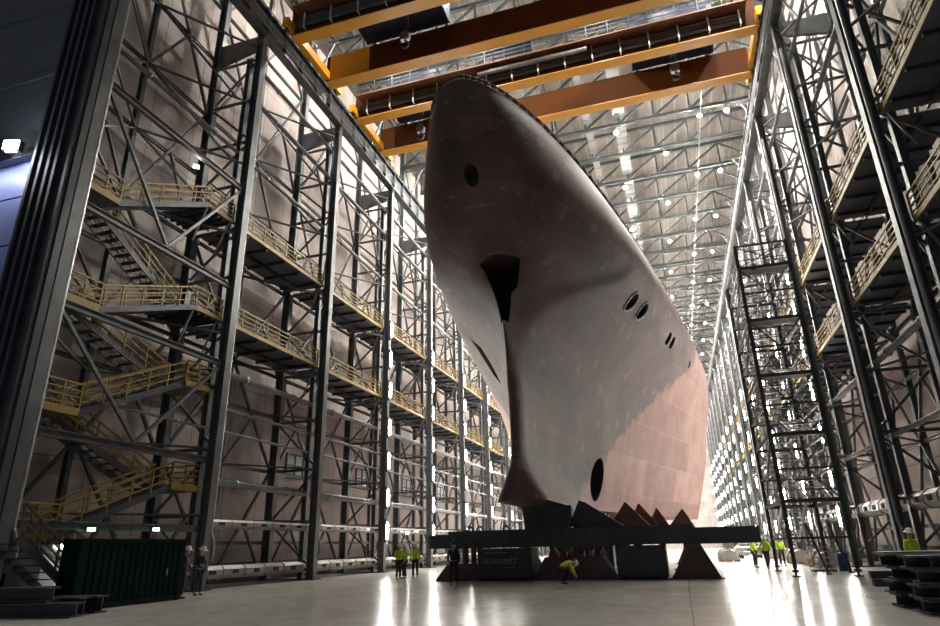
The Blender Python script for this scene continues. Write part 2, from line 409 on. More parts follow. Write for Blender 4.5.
# longitudinal pipes and beams
def pipe(label, x, z, r, y0, y1, mat=M_galv, flange=True, name='long_pipe', cat='pipe'):
    m = MB().tube((0, y0, 0), (0, y1, 0), r, 10)
    if flange:
        k = y0 + 2.5
        while k < y1: m.tube((0, k - 0.06, 0), (0, k + 0.06, 0), r * 1.35, 10); k += 5
    return single(name, label, cat, m.mesh(name, mat, True), (x, 0, z))
pipe('upper long bright pipe high on the left wall below the crane runway', XL - 0.45, 31.1, 0.13, 26.9, 150)
pipe('lower long bright pipe high on the left wall below the crane runway', XL - 0.45, 28.6, 0.12, 26.9, 150)
pipe('long bright pipe just above the upper left walkway', XL - 0.8, 24.4, 0.12, 17, 150)
pipe('thick grey pipe under the lower left walkway', XL - 0.8, 10.9, 0.17, 27, 150)
pipe('thin grey pipe low along the left wall', XL - 0.65, 7.7, 0.07, 17, 150)
pipe('upper of two close grey pipes along the left wall at window height', XL - 0.65, 8.9, 0.09, 27, 150)
pipe('fat grey pipe on the left wall below the windows', XL - 0.8, 5.1, 0.2, 27, 150)
pipe('upper long bright pipe on the right wall below the crane runway', XR + 0.5, 30.6, 0.13, 17, 150)
pipe('lower long bright pipe on the right wall below the crane runway', XR + 0.9, 26.3, 0.15, 17, 150)
pipe('long grey pipe under the lower right walkway', XR + 0.8, 10.2, 0.17, 17, 150)
pipe('low grey pipe along the right wall behind the columns', XR + 0.7, 6.4, 0.12, 17, 150)

def duct(label, x, z, y0, y1, s=1, r=0.24):
    """segmented silver air duct with dark outlet ports on its hall side"""
    body = MB(); outs = []
    poly = [(r*math.cos(PI/8 + PI/4*i), r*math.sin(PI/8 + PI/4*i)) for i in range(8)]
    body.prism_y(poly, y0, y1)
    ring = [(1.12*a, 1.12*b) for a, b in poly]
    k = y0
    n = 0
    while k < y1:
        body.prism_y(ring, k - 0.04, k + 0.04)
        outs.append(MB().box(s*(r - 0.06), s*(r + 0.02), k + 0.7, k + 1.15, -0.3*r, 0.3*r))
        k += 1.8; n += 1
    thing('air_duct', label, 'duct', (x, 0, z), [('body', body.mesh('body', M_duct)), *[('outlet', q.mesh('outlet', M_black)) for q in outs]])
duct('silver air duct lying just above the floor along the left wall', XL - 0.8, 0.74, 27.2, 90, 1, 0.34)
duct('silver air duct at head height along the left wall columns', XL - 0.62, 3.05, 27.4, 110)
duct('thick silver air duct along the right wall behind the stair tower', XR + 1.0, 3.25, 20, 110, -1, 0.42)

# front-plane beams of the first left bay (around the stairs)
for z, w in ((21.6, 'highest'), (15.4, 'second highest'), (11.0, 'middle'), (6.0, 'second lowest'), (2.75, 'lowest')):
    single('tie_beam', 'dark steel tie beam beside the yellow left stairs, %s of five' % w, 'beam',
           MB().ibeam((0, 0.25, 0), (0, BAY - 0.25, 0), 0.22, 0.3, 0.03, 0.03).mesh('tie_beam', M_steel), (XL - 0.05, Y0, z), 'tie beams beside the left stairs')
for k, (za, zb, w) in enumerate(((21.6, 15.4, 'upper'), (11.0, 6.0, 'lower'))):
    A = MB(); A.bar((0, 0.3, za - 0.2), (0, 5, zb + 0.2), 0.14).bar((0, BAY - 0.3, za - 0.2), (0, 5, zb + 0.2), 0.14)
    single('bay_brace', '%s V-shaped steel brace beside the yellow left stairs' % w, 'brace', A.mesh('bay_brace', M_steel), (XL - 0.05, Y0, 0))

# ------------------------------------------------------------------ walkways
def railing(m, p, q, h=1.1, step=1.25, mid=3, r=0.03):
    p = Vector(p); q = Vector(q); n = max(1, round((q - p).length / step))
    for i in range(n + 1):
        a = p.lerp(q, i / n); m.bar(a, a + Vector((0, 0, h)), 0.06, 0.06, up=(0, 1, 0))
    for k in range(mid + 1):
        z = h * (k + 1) / (mid + 1); m.bar(p + Vector((0,0,z)), q + Vector((0,0,z)), 0.05 if k < mid else 0.07)
    return m
def walkway_parts(y0, y1):
    dk = MB().box(-3.25, -0.34, y0, y1, -0.12, 0.0)
    bm_ = MB()
    for k in range(5):
        y = y0 + (y1 - y0) * (k + 0.5) / 5; bm_.box(-3.2, -0.4, y - 0.05, y + 0.05, -0.3, -0.12)
    bm_.box(-2.0, -1.9, y0, y1, -0.34, -0.12)
    kp = MB().box(-0.34, -0.29, y0, y1, -0.13, 0.1)
    br = [MB().bar((-0.4, y, -0.2), (-1.1, y, -2.0), 0.08) for y in (y0 + 0.25, y1 - 0.25)]
    return [('deck', dk.mesh('deck', M_grate)), ('joists', bm_.mesh('joists', M_dark)), ('kick_plate', kp.mesh('kick_plate', M_yellow)),
            ('railing', railing(MB(), (-0.33, y0, 0), (-0.33, y1, 0)).mesh('railing', M_yellow)), *[('bracket', q.mesh('bracket', M_galv)) for q in br]]
WP = walkway_parts(0.3, BAY - 0.3)
WS = walkway_parts(7.4, BAY - 0.3)
for side, X, rz, zl in (('left', XL, 0, (13.5, 19.45)), ('right', XR, PI, (13.4, 18.6))):
    for i in range(NB):
        for lev, z in zip(('lower', 'upper'), zl):
            y = COLY[i] if rz == 0 else COLY[i] + BAY
            thing('walkway', '%s yellow-railed walkway on the %s wall between its %s and %s columns' % (lev, side, ORD[i], ORD[i+1]), 'walkway',
                  (X, y, z), WS if (i == 0 and side == 'left') else WP, '%s walkway bays on the %s wall' % (lev, side), rz)

# ------------------------------------------------------------------ left zig-zag stairs, first bay
def flight(p, q, width_axis_x, w):
    """stair flight from p to q (along Y); returns treads+stringers mesh builder"""
    m = MB(); p = Vector(p); q = Vector(q)
    for x in (0, w): m.bar(p + Vector((x, 0, -0.05)), q + Vector((x, 0, -0.05)), 0.06, 0.28)
    n = max(3, round(abs(q.z - p.z) / 0.22))
    for i in range(1, n):
        c = p.lerp(q, i / n); m.box(c.x, c.x + w, c.y - 0.13, c.y + 0.13, c.z - 0.02, c.z + 0.02)
    return m
lev = [19.45, 16.5, 13.5, 11.4, 9.5, 7.0, 4.6, 2.4, 0.02]
parts = []
yn, yf = 2.1, 7.6           # landing edges, local to first column
for i in range(len(lev)):
    z = lev[i]; far = i % 2 == 0
    if z > 0.5 and i not in (0, 2):
        a, b = ((yf, BAY - 0.7) if far else (0.5, yn))
        parts.append(('landing', MB().box(-2.5, -0.2, a, b, z - 0.12, z).mesh('landing', M_grate)))
        parts.append(('landing_edge', MB().box(-0.2, -0.14, a, b, z - 0.16, z + 0.14).box(-2.5, -0.2, (b if far else a) - 0.03, (b if far else a) + 0.03, z - 0.16, z + 0.14).mesh('landing_edge', M_yellow)))
        r = railing(MB(), (-0.18, a, z), (-0.18, b, z), step=0.8)
        e = b if far else a
        railing(r, (-2.5, e, z), (-0.18, e, z), step=0.8)
        parts.append(('landing_railing', r.mesh('landing_railing', M_yellow)))
    if i < len(lev) - 1:
        z2 = lev[i+1]; x = -1.25 if i % 2 == 0 else -2.45
        p = (x, yf if far else yn, z); q = (x, yn if far else yf, z2)
        f = flight(p, q, True, 1.0).mesh('flight', M_dark)
        rr = MB()
        for xx in (x + 1.02, x - 0.02): railing(rr, (xx, p[1], p[2]), (xx, q[1], q[2]), 1.05, 1.3, 2)
        parts.append(('flight', f)); parts.append(('flight_railing', rr.mesh('flight_railing', M_yellow)))
thing('stair_tower', 'zig-zag stairs with yellow railings inside the first bay of the left wall', 'stairs', (XL, Y0, 0), parts)

# ------------------------------------------------------------------ crane runway
for side, X, s in (('left', XL + 0.1, 1), ('right', XR - 0.1, -1)):
    g = MB().ibeam((0, Y0 - 0.4, 34.1), (0, YF, 34.1), 0.62, 1.8, 0.06, 0.05)
    st = MB()
    y = Y0
    while y < YF: st.box(-0.28, 0.28, y - 0.03, y + 0.03, 33.26, 34.94); y += 2.0
    rl = MB().box(-0.07, 0.07, Y0 - 0.4, YF, 35.0, 35.1)
    bl = MB().box(s*0.2, s*0.34, Y0, 120, 34.9, 34.96)
    y = Y0 + 0.5
    while y < 120: bl.box(s*0.2, s*0.34, y, y + 0.22, 34.9, 35.12); y += 1.0
    cb = MB()
    for z in (33.7, 34.0, 34.3): cb.tube((s*0.34, Y0, z), (s*0.34, YF, z), 0.035, 6)
    thing('crane_runway', 'riveted grey crane runway girder running along the top of the %s columns' % side, 'crane runway', (X, 0, 0),
          [('girder', g.mesh('girder', M_steel)), ('stiffeners', st.mesh('stiffeners', M_steel)), ('rail', rl.mesh('rail', M_galv)),
           ('rail_clips', bl.mesh('rail_clips', M_dark)), ('cables', cb.mesh('cables', M_galv))])

# ------------------------------------------------------------------ bridge cranes
def crane(label, ya, yb, tray):
    xa, xb = XL + 0.45, XR - 0.5; ztop = 37.45
    P = []
    for k, y in enumerate((ya, yb)):
        g = MB()
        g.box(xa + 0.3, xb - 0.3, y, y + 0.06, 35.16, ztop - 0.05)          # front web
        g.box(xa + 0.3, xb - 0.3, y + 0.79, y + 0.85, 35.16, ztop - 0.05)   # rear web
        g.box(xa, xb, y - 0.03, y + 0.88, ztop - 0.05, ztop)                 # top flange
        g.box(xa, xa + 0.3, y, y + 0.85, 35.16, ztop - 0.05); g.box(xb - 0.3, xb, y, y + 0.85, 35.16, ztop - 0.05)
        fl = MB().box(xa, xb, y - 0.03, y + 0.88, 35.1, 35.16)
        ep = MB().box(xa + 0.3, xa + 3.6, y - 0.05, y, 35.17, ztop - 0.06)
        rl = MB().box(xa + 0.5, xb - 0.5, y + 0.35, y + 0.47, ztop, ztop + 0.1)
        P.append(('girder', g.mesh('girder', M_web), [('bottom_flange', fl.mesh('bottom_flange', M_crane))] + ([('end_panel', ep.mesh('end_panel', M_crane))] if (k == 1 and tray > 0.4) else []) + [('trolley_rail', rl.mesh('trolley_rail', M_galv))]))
    for x in (xa - 0.1, xb - 0.15):
        e = MB().box(x, x + 0.42, ya - 0.9, yb + 1.8, 35.25, 35.95)
        w = MB()
        for y in (ya - 0.5, ya + 0.6, yb + 0.2, yb + 1.3): w.tube((x + 0.12, y, 35.34), (x + 0.3, y, 35.34), 0.24, 16)
        P.append(('end_carriage', e.mesh('end_carriage', M_crane), [('wheels', w.mesh('wheels', M_dark))]))
    # service walkway hung on the front of the first girder
    y = ya
    P.append(('service_walkway', MB().box(xa + 0.6, xb - 0.6, y - 1.05, y - 0.02, 36.55, 36.66).mesh('service_walkway', M_cranewalk)))
    tr = MB()
    for z in (35.65, 35.95, 36.25): tr.tube((xa + 0.8, y - 0.14, z), (xb - 0.8, y - 0.14, z), 0.13, 10)
    P.append(('cable_tray', tr.mesh('cable_tray', M_steel)))
    br = MB(); x = xa + 1.2
    while x < xb - 0.8:
        br.bar((x, y - 0.3, 35.3), (x, y - 0.3, 36.6), 0.09); br.bar((x, y - 0.3, 35.32), (x, y - 0.0, 35.32), 0.08); x += 2.05
    P.append(('brackets', br.mesh('brackets', M_white)))
    P.append(('walkway_railing', railing(MB(), (xa + 0.6, y - 1.03, 36.66), (xb - 0.6, y - 1.03, 36.66), 1.1, 1.6, 2).mesh('walkway_railing', M_dark)))
    cab = MB().box(-9.2, -6.2, y - 0.95, y - 0.15, 36.7, 37.9)
    P.append(('control_cabinet', cab.mesh('control_cabinet', M_navy)))
    hp = MB().tube((xa + (xb-xa)*tray, y - 0.55, 36.2), (xa + (xb-xa)*tray + 8.5, y - 0.55, 36.2), 0.2, 12)
    P.append(('silver_pipe', hp.mesh('silver_pipe', M_duct, True)))
    return thing('bridge_crane', label, 'crane', (0, 0, 0), P)
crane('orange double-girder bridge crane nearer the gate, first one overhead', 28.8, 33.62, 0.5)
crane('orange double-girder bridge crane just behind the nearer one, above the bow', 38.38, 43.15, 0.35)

def trolley(label, x0, x1, ya, yb):
    z0 = 37.55
    b = MB().box(x0, x1, ya + 1.0, yb - 0.15, 37.5, 39.4)
    rib = MB()
    x = x0 + 0.4
    while x < x1: rib.box(x, x + 0.08, yb - 0.2, yb - 0.09, 37.5, 39.4); rib.box(x, x + 0.08, ya + 0.92, ya + 1.02, 37.5, 39.4); x += 1.1
    fr = MB()
    for x in (x0 + 0.4, x1 - 0.4): fr.bar((x, ya + 0.2, z0 + 0.45), (x, yb + 0.7, z0 + 0.45), 0.3, 0.4)
    wh = MB()
    for x in (x0 + 0.4, x1 - 0.4):
        for y in (ya + 0.41, yb + 0.41): wh.tube((x - 0.12, y, 37.77), (x + 0.12, y, 37.77), 0.22, 14)
    drum = MB().tube((x0 + 1, (ya + yb)/2 + 0.4, 39.8), (x1 - 1, (ya + yb)/2 + 0.4, 39.8), 0.45, 18)
    thing('crane_trolley', label, 'crane trolley', (0, 0, 0), [('housing', b.mesh('housing', M_navy)), ('ribs', rib.mesh('ribs', M_navy)),
          ('frame', fr.mesh('frame', M_dark)), ('wheels', wh.mesh('wheels', M_dark)), ('hoist_drum', drum.mesh('hoist_drum', M_dark))])
trolley('navy hoist trolley on the nearer bridge crane, left half', -18.0, -11.4, 28.8, 33.62)
trolley('navy hoist trolley on the rear bridge crane, right of the bow', 0.9, 7.1, 38.38, 43.15)
trolley('navy hoist trolley on the rear bridge crane, left of the bow', -19.5, -14.0, 38.38, 43.15)

def hook(label, x, y, z, ztop):
    bl = MB().prism_y([(-0.3,-0.1),(0.3,-0.1),(0.36,0.35),(0.2,0.6),(-0.2,0.6),(-0.36,0.35)], -0.16, 0.16)
    hk = MB(); pts = [(0.0, 0, -0.05)] + [(0.28*math.cos(a), 0, -0.5 + 0.28*math.sin(a)) for a in [PI/2 - 0.35*i for i in range(0, 13)]]
    hk.path(pts, 0.07, 8)
    rp = MB()
    for dx in (-0.2, -0.07, 0.07, 0.2): rp.tube((dx, 0, 0.55), (dx, 0, ztop - z), 0.022, 6)
    thing('crane_hook', label, 'hook', (x, y, z), [('hook_block', bl.mesh('hook_block', M_galv)), ('hook', hk.mesh('hook', M_dark)), ('wire_ropes', rp.mesh('wire_ropes', M_dark))])
hook('crane hook hanging under the nearer crane at the upper left', -14.0, 31.4, 34.9, 37.5)
hook('crane hook hanging under the rear crane right of the bow', 3.95, 41.0, 34.95, 37.5)
hook('crane hook hanging under the rear crane left of the bow', -16.7, 41.0, 34.6, 37.5)

# ------------------------------------------------------------------ roof
def roof_truss_members():
    xa, xb = -25.0, 13.1; zl, zu = 42.0, 44.9
    lo = MB().ibeam((xa, 0, zl), (xb, 0, zl), 0.3, 0.3, 0.05, 0.05); uc = MB().ibeam((xa, 0, zu), (xb, 0, zu), 0.3, 0.3, 0.05, 0.05)
    V, D = [], []
    xs = [xa + 0.1 + (xb - xa - 0.2) * i / 11 for i in range(12)]
    for i, x in enumerate(xs):
        V.append(MB().bar((x, 0, zl + 0.15), (x, 0, zu - 0.15), 0.16, 0.16, up=(0, 1, 0)))
        if i < 11:
            p, q = ((xs[i], zl), (xs[i+1], zu)) if i < 10 else ((xs[i], zu), (xs[i+1], zl))
            D.append(MB().bar((p[0], 0, p[1] + (0.15 if p[1] == zl else -0.15)), (q[0], 0, q[1] + (0.15 if q[1] == zl else -0.15)), 0.19, 0.19))
    return lo, uc, V, D
lo, uc, V, D = roof_truss_members()
TP = [('lower_chord', lo.mesh('lower_chord', M_truss)), ('upper_chord', uc.mesh('upper_chord', M_truss))] + \
     [('web_vertical', m.mesh('web_vertical', M_truss)) for m in V] + [('web_diagonal', m.mesh('web_diagonal', M_truss)) for m in D]
A = MB()
for m in [lo, uc] + V + D: A.add(m.v, m.f)
TM = A.mesh('roof_truss', M_truss)
TY = [28.15 + 5.55 * i for i in range(-1, 30)]
for i, y in enumerate(TY):
    lab = 'grey steel roof truss spanning the hall, %s from the gate end' % ORD[i]
    if i < 15: thing('roof_truss', lab, 'roof truss', (0, y, 0), TP, 'roof trusses')
    else: single('roof_truss', lab, 'roof truss', TM, (0, y, 0), 'roof trusses')
npl = 21
PM = MB().ibeam((0, Y0, 0), (0, YF - 0.2, 0), 0.12, 0.24, 0.03, 0.03).mesh('purlin', M_steel)
for i in range(npl):
    single('purlin', 'thin steel purlin under the roof sheets, %s from the left wall' % ORD[i], 'purlin', PM, (-24.4 + 36.9 * i / (npl - 1), 0, 45.3), 'roof purlins')
def two_tone(me, mat, first):
    me.materials.append(mat)
    for p in me.polygons:
        if p.index >= first: p.material_index = 1
    return me
def roofduct(label, x, w, step):
    b = MB().box(-w/2, w/2, 44, YF - 2, 0, 0.3); s = b; y = 44
    while y < YF - 3: s.box(-w/2 - 0.04, w/2 + 0.04, y, y + 0.07, -0.04, 0.34); y += step
    thing('roof_duct', label, 'duct', (x, 0, 42.75), [('casing', two_tone(b.mesh('casing', M_paleduct), M_steel, 6))])
roofduct('wide white duct running along the roof beside the bow', -0.75, 1.15, 1.1)
roofduct('narrow white duct running along the roof left of the wide one', -4.0, 0.7, 1.85)
single('lamp_rail', 'thin pale lamp rail along the roof near the right wall', 'rail', MB().box(-0.05, 0.05, 44, YF - 2, 0, 0.1).mesh('lamp_rail', M_steel), (7.1, 0, 41.78))

# high-bay lamps under the trusses; front-bay ones unseen, added to brighten floor and wall
HB = [('housing', MB().lathe([(0.0, 0.32), (0.1, 0.32), (0.16, 0.12), (0.2, 0.02), (0.0, 0.02)], 16).mesh('housing', M_dark)),
      ('lens', MB().lathe([(0.0, -0.2), (0.1, -0.19), (0.18, -0.12), (0.2, -0.04), (0.16, 0.02), (0.0, 0.02)], 16).mesh('lens', E_lamp)),
      ('hanger', MB().tube((0, 0, 0.3), (0, 0, 0.75), 0.03, 6).mesh('hanger', M_dark))]
for i, y in enumerate(TY):
    if y < 33: continue
    k = i - 6          # first truss whose lamps are in view
    xs = (-18.6, -10.8, -1.2, 6.9, 9.4) if k % 2 == 0 else (-15.5, 3.55)
    for j, x in enumerate(sorted(xs, reverse=True)):
        thing('ceiling_lamp', 'round white ceiling lamp on the %s roof truss, %s from the right' % (ORD[i], ORD[j]), 'lamp',
              (x, y, 41.15), HB, 'high-bay lamps under the roof trusses')

# ------------------------------------------------------------------ strip lights on columns
SL = [('housing', MB().box(-0.02, 0.1, -0.15, 0.15, -0.85, 0.85).mesh('housing', M_steel)),
      ('tube', MB().box(0.1, 0.18, -0.1, 0.1, -0.58, 0.58).mesh('tube', E_strip))]
SZ = [3.0, 5.5, 8.2, 11.0, 14.0, 16.7, 19.4]
for side, X, rz in (('left', XL + 0.28, 0), ('right', XR - 0.28, PI)):
    for i in range(3, NB):
        for j, z in enumerate(SZ):
            zz = z + random.uniform(-0.12, 0.12)
            thing('strip_light', 'upright strip light on the %s lit column of the %s wall, %s from floor' % (ORD[i-3], side, ORD[j]), 'light',
                  (X, COLY[i], zz), SL, 'strip lights on the %s columns' % side, rz)

# small bulkhead lamps by the left stairs
BL = [('housing', MB().box(-0.1, 0.05, -0.16, 0.16, -0.12, 0.12).mesh('housing', M_dark)), ('lens', MB().box(0.05, 0.1, -0.13, 0.13, -0.09, 0.09).mesh('lens', E_small))]
thing('bulkhead_lamp', 'small bright lamp above the upper left walkway landing', 'lamp', (-22.6, 23.3, 21.3), BL, None, -0.9)
thing('bulkhead_lamp', 'small bright lamp between the two left walkways at the stairs', 'lamp', (-22.6, 23.0, 15.75), BL, None, -0.9)
thing('bulkhead_lamp', 'small bright lamp low on left wall behind the standing workers', 'lamp', (-22.2, 52.0, 2.9), BL, None, -0.9)
GL = [('housing', MB().box(-0.2, 0.2, 0.0, 0.1, -0.08, 0.08).mesh('housing', M_dark)), ('lens', MB().box(-0.16, 0.16, -0.05, 0.0, -0.06, 0.06).mesh('lens', E_green))]
thing('exit_light', 'green emergency light above the right end of the dark container', 'light', (-21.79, 23.3, 2.68), GL, None, PI/2)
thing('exit_light', 'green emergency light above the left end of the dark container', 'light', (-21.79, 19.98, 2.62), GL, None, PI/2)

# ------------------------------------------------------------------ gate leaves at the far left
lf = MB(); z = 0
while z < 19.4: lf.box(-24, 0, 0.0, 0.2, z, z + 2.2); lf.box(-24, 0, 0.08, 0.2, z + 2.2, z + 2.28); z += 2.28
single('gate_leaf', 'pale blue horizontally panelled gate leaf lit by floodlights at far left', 'gate', lf.mesh('gate_leaf', M_blueleaf), (-24.05, 16.25, 0))
up = MB().box(-24, 0, 0, 0.3, 17.65, 48)
for k in range(7): up.box(-24, 0, -0.06, 0.0, 17.65 + 4.2*k, 17.85 + 4.2*k)
single('upper_gate_leaf', 'dark upper gate leaf hanging above the pale blue one at far left', 'gate', up.mesh('upper_gate_leaf', M_darkleaf), (-23.95, 15.9, 0))
FL = [('housing', MB().box(-0.35, 0.35, 0.0, 0.28, -0.25, 0.25).box(-0.05, 0.05, 0.28, 0.55, -0.05, 0.05).mesh('housing', M_dark)),
      ('lens', MB().box(-0.3, 0.3, -0.03, 0.0, -0.2, 0.2).box(-0.2, 0.2, 0.05, 0.13, -0.27, -0.25).mesh('lens', E_flood))]
thing('floodlight', 'bright floodlight on the dark gate leaf at the far left edge, upper right one', 'floodlight', (-24.75, 15.33, 17.9), FL, None, 0.3)
thing('floodlight', 'bright floodlight on the dark gate leaf, cut off by the left edge', 'floodlight', (-26.1, 15.33, 17.75), FL, None, 0.3)

# ------------------------------------------------------------------ the ship
HX0, HK, HYE = -7.0, 0.017, 65.36
KZ = [3.5, 6, 9, 12, 13.5, 15, 16.5, 19, 22.5]; KB = [7.834, 8.592, 9.422, 9.837, 10.285, 10.508, 10.703, 10.367, 8.778]
KE = [1.403, 1.245, 1.093, .949, .786, .559, .433, .42, .582]
ZS = [3.6, 4.08, 4.57, 5.14, 5.6, 6.28, 8.17, 10.04, 11.88, 12.78, 14.34, 15.08, 15.64, 16.47, 17.37, 19.17, 20.06, 21.05]
YS = [28.7, 28.6, 28.5, 28.55, 28.68, 28.65, 28.65, 28.24, 27.64, 27.24, 26.94, 26.8, 25.6, 24.43, 23.33, 22.34, 21.72, 21.24]
def interp(x, X, Y):
    if x <= X[0]: return Y[0]
    for i in range(len(X) - 1):
        if x <= X[i+1]: t = (x - X[i]) / (X[i+1] - X[i]); return Y[i] + t * (Y[i+1] - Y[i])
    return Y[-1]
def sinterp(x, X, Y, d=0.11):           # smoothed
    d = min(d, (x - X[0]) / 4, (X[-1] - x) / 4)
    return interp(x, X, Y) if d < 1e-3 else sum(interp(x + k * d, X, Y) for k in range(-4, 5)) / 9
def half_breadth(z, y):
    ys = sinterp(z, ZS, YS); t = max(0.0, min(1.0, (y - ys) / (HYE - ys)))
    h = sinterp(z, KZ, KB, 0.35) * t ** sinterp(z, KZ, KE, 0.35)
    f = max(0.0, min(1.0, (5.75 - z) / 2.15))       # foot of the stem splays into a blunt skirt
    if f > 0:
        u = max(0.0, min(1.0, (y - ys) / 1.3)); h = (h ** 3 + (f * 1.2 * math.sqrt(max(0, 1 - (1 - u) ** 2))) ** 3) ** (1 / 3)
    if z < 13:                                   # rounded stem bar
        u = max(0.0, min(1.0, (y - ys) / 1.1)); h = math.hypot(h, 0.33 * min(1, (13 - z) / 4) * math.sqrt(max(0, 1 - (1 - u) ** 2)))
    return h
def build_hull():
    nz, nt = 96, 90
    zs = [3.6 + (21.05 - 3.6) * i / nz for i in range(nz + 1)]
    V = []; Fc = []; idx = {}
    for i, z in enumerate(zs):
        ys = sinterp(z, ZS, YS)
        for j in range(nt + 1):
            y = ys + (HYE - ys) * (j / nt) ** 2; h = half_breadth(z, y); xc = HX0 + HK * (y - 23)
            if j == 0: idx[(i, 0, 0)] = idx[(i, 0, 1)] = len(V); V.append((xc, y, z))
            else:
                for s in (0, 1): idx[(i, j, s)] = len(V); V.append((xc + (h if s else -h), y, z))
    for i in range(nz):
        for j in range(nt):
            for s in (0, 1):
                q = [idx[(i, j, s)], idx[(i, j+1, s)], idx[(i+1, j+1, s)], idx[(i+1, j, s)]]
                if s == 0: q.reverse()
                Fc.append(q)
        Fc.append([idx[(i, nt, 1)], idx[(i, nt, 0)], idx[(i+1, nt, 0)], idx[(i+1, nt, 1)]])
    for i, flip in ((0, True), (nz, False)):
        for j in range(nt):
            a, b, c, d = idx[(i, j, 0)], idx[(i, j, 1)], idx[(i, j+1, 1)], idx[(i, j+1, 0)]
            q = [a, c, d] if j == 0 else [a, b, c, d]
            Fc.append(q[::-1] if flip else q)
    me = bpy.data.meshes.new('hull'); me.from_pydata(V, [], Fc)
    import bmesh
    bm = bmesh.new(); bm.from_mesh(me); bmesh.ops.recalc_face_normals(bm, faces=bm.faces); bm.to_mesh(me); bm.free()
    me.materials.append(M_hull); me.materials.append(M_hole)
    return me
def cutter(mb):
    me = mb.mesh('cutter', M_hull); me.materials.append(M_hole)
    for p in me.polygons: p.material_index = 1
    return me
def rounded(cy, cz, ry, rz, n=24, pw=2.0, rot=0.0):
    out = []
    for i in range(n):
        a = 2*PI*i/n; c, s = math.cos(a), math.sin(a)
        u = ry * math.copysign(abs(c) ** (2/pw), c); v = rz * math.copysign(abs(s) ** (2/pw), s)
        out.append((cy + u*math.cos(rot) - v*math.sin(rot), cz + u*math.sin(rot) + v*math.cos(rot)))
    return out
cut = []
cut.append(cutter(MB().prism_x(rounded(40.8, 5.42, 1.05, 1.36, 32, 2.0, -0.38), -6.6, 0)))           # bow-thruster tunnel
cut.append(cutter(MB().prism_x(rounded(37.47, 15.65, 0.46, 0.46), -2.6, 3)))                # two mooring ports
cut.append(cutter(MB().prism_x(rounded(39.48, 15.65, 0.46, 0.46), -2.1, 3)))
cut.append(cutter(MB().prism_x(rounded(46.17, 15.66, 0.38, 0.42, 24, 4), -0.5, 4)))
cut.append(cutter(MB().prism_x(rounded(47.35, 15.66, 0.38, 0.42, 24, 4), -0.3, 4)))
cut.append(cutter(MB().prism_x(rounded(54.2, 15.65, 0.26, 0.34), 1.2, 5)))
p0, p1 = Vector((38.7, 14.6)), Vector((41.7, 12.7)); dd = (p1 - p0).normalized(); nn = Vector((-dd.y, dd.x)) * 0.6
cut.append(cutter(MB().prism_x([tuple(p0 + nn), tuple(p1 + nn), tuple(p1 - nn), tuple(p0 - nn)], -14, -8.6)))   # port slit
# stem anchor pocket: inverted wedge let into the stem
pk = MB(); zt, zb = 14.95, 11.9; ya, yb = 23.0, 29.6
pk.add([(-8.65, ya, zt), (-5.3, ya, zt), (-6.45, ya, 13.3), (-6.75, ya, zb), (-7.15, ya, zb), (-7.5, ya, 13.3),
        (-7.75, yb, zt), (-6.15, yb, zt), (-6.5, yb, 13.3), (-6.75, yb, zb), (-7.15, yb, zb), (-7.3, yb, 13.3)],
       [(0,1,2,3,4,5), (11,10,9,8,7,6)] + [(i, (i+1) % 6 + 0, (i+1) % 6 + 6, i + 6) for i in range(6)])
cut.append(cutter(pk))
cut.append(cutter(MB().prism_y(rounded(-7.03, 17.45, 0.34, 0.4), 21.5, 23.75)))          # bow chock
hob = link('hull', build_hull())
cobs = []
for c in cut:
    o = link('cutter', c); cobs.append(o)
    md = hob.modifiers.new('b', 'BOOLEAN'); md.operation = 'DIFFERENCE'; md.object = o; md.solver = 'EXACT'
dg = bpy.context.evaluated_depsgraph_get()
hm = bpy.data.meshes.new_from_object(hob.evaluated_get(dg)); hm.name = 'hull'
for o in cobs + [hob]: bpy.data.objects.remove(o)
for p in hm.polygons: p.use_smooth = p.material_index == 0
try: hm.set_sharp_from_angle(angle=0.6)
except Exception: pass
ship = link('ship_bow', None, None, (0, 0, 0)); tag(ship, 'huge brown primed ship bow block standing on the cradle in mid hall', 'ship')
link('hull', hm, ship)
def rim(y, z, r, x0):
    m = MB(); n = 24
    ring = []
    for i in range(n):
        a = 2*PI*i/n; yy, zz = y + r*math.cos(a), z + r*math.sin(a)
        ring.append((HX0 + HK*(yy - 23) + half_breadth(zz, yy) + 0.02, yy, zz))
    m.path(ring + ring[:1], 0.07, 8); return m
for y, z in ((37.47, 15.65), (39.48, 15.65)):
    o = link('port_rim', rim(y, z, 0.52, 0).mesh('port_rim', M_galv, True), ship); o['label'] = 'pale steel rim around a round port'
# bulwark edge along the deck line
bw = MB(); pr = None
for s in (-1, 1):
    pts = []
    for j in range(41):
        y = 21.24 + (HYE - 21.24) * (j / 40) ** 2; pts.append((HX0 + HK*(y - 23) + s*half_breadth(21.05, y), y, 21.2))
    bw.path(pts, 0.09, 6)
link('deck_edge', bw.mesh('deck_edge', M_rust, True), ship)

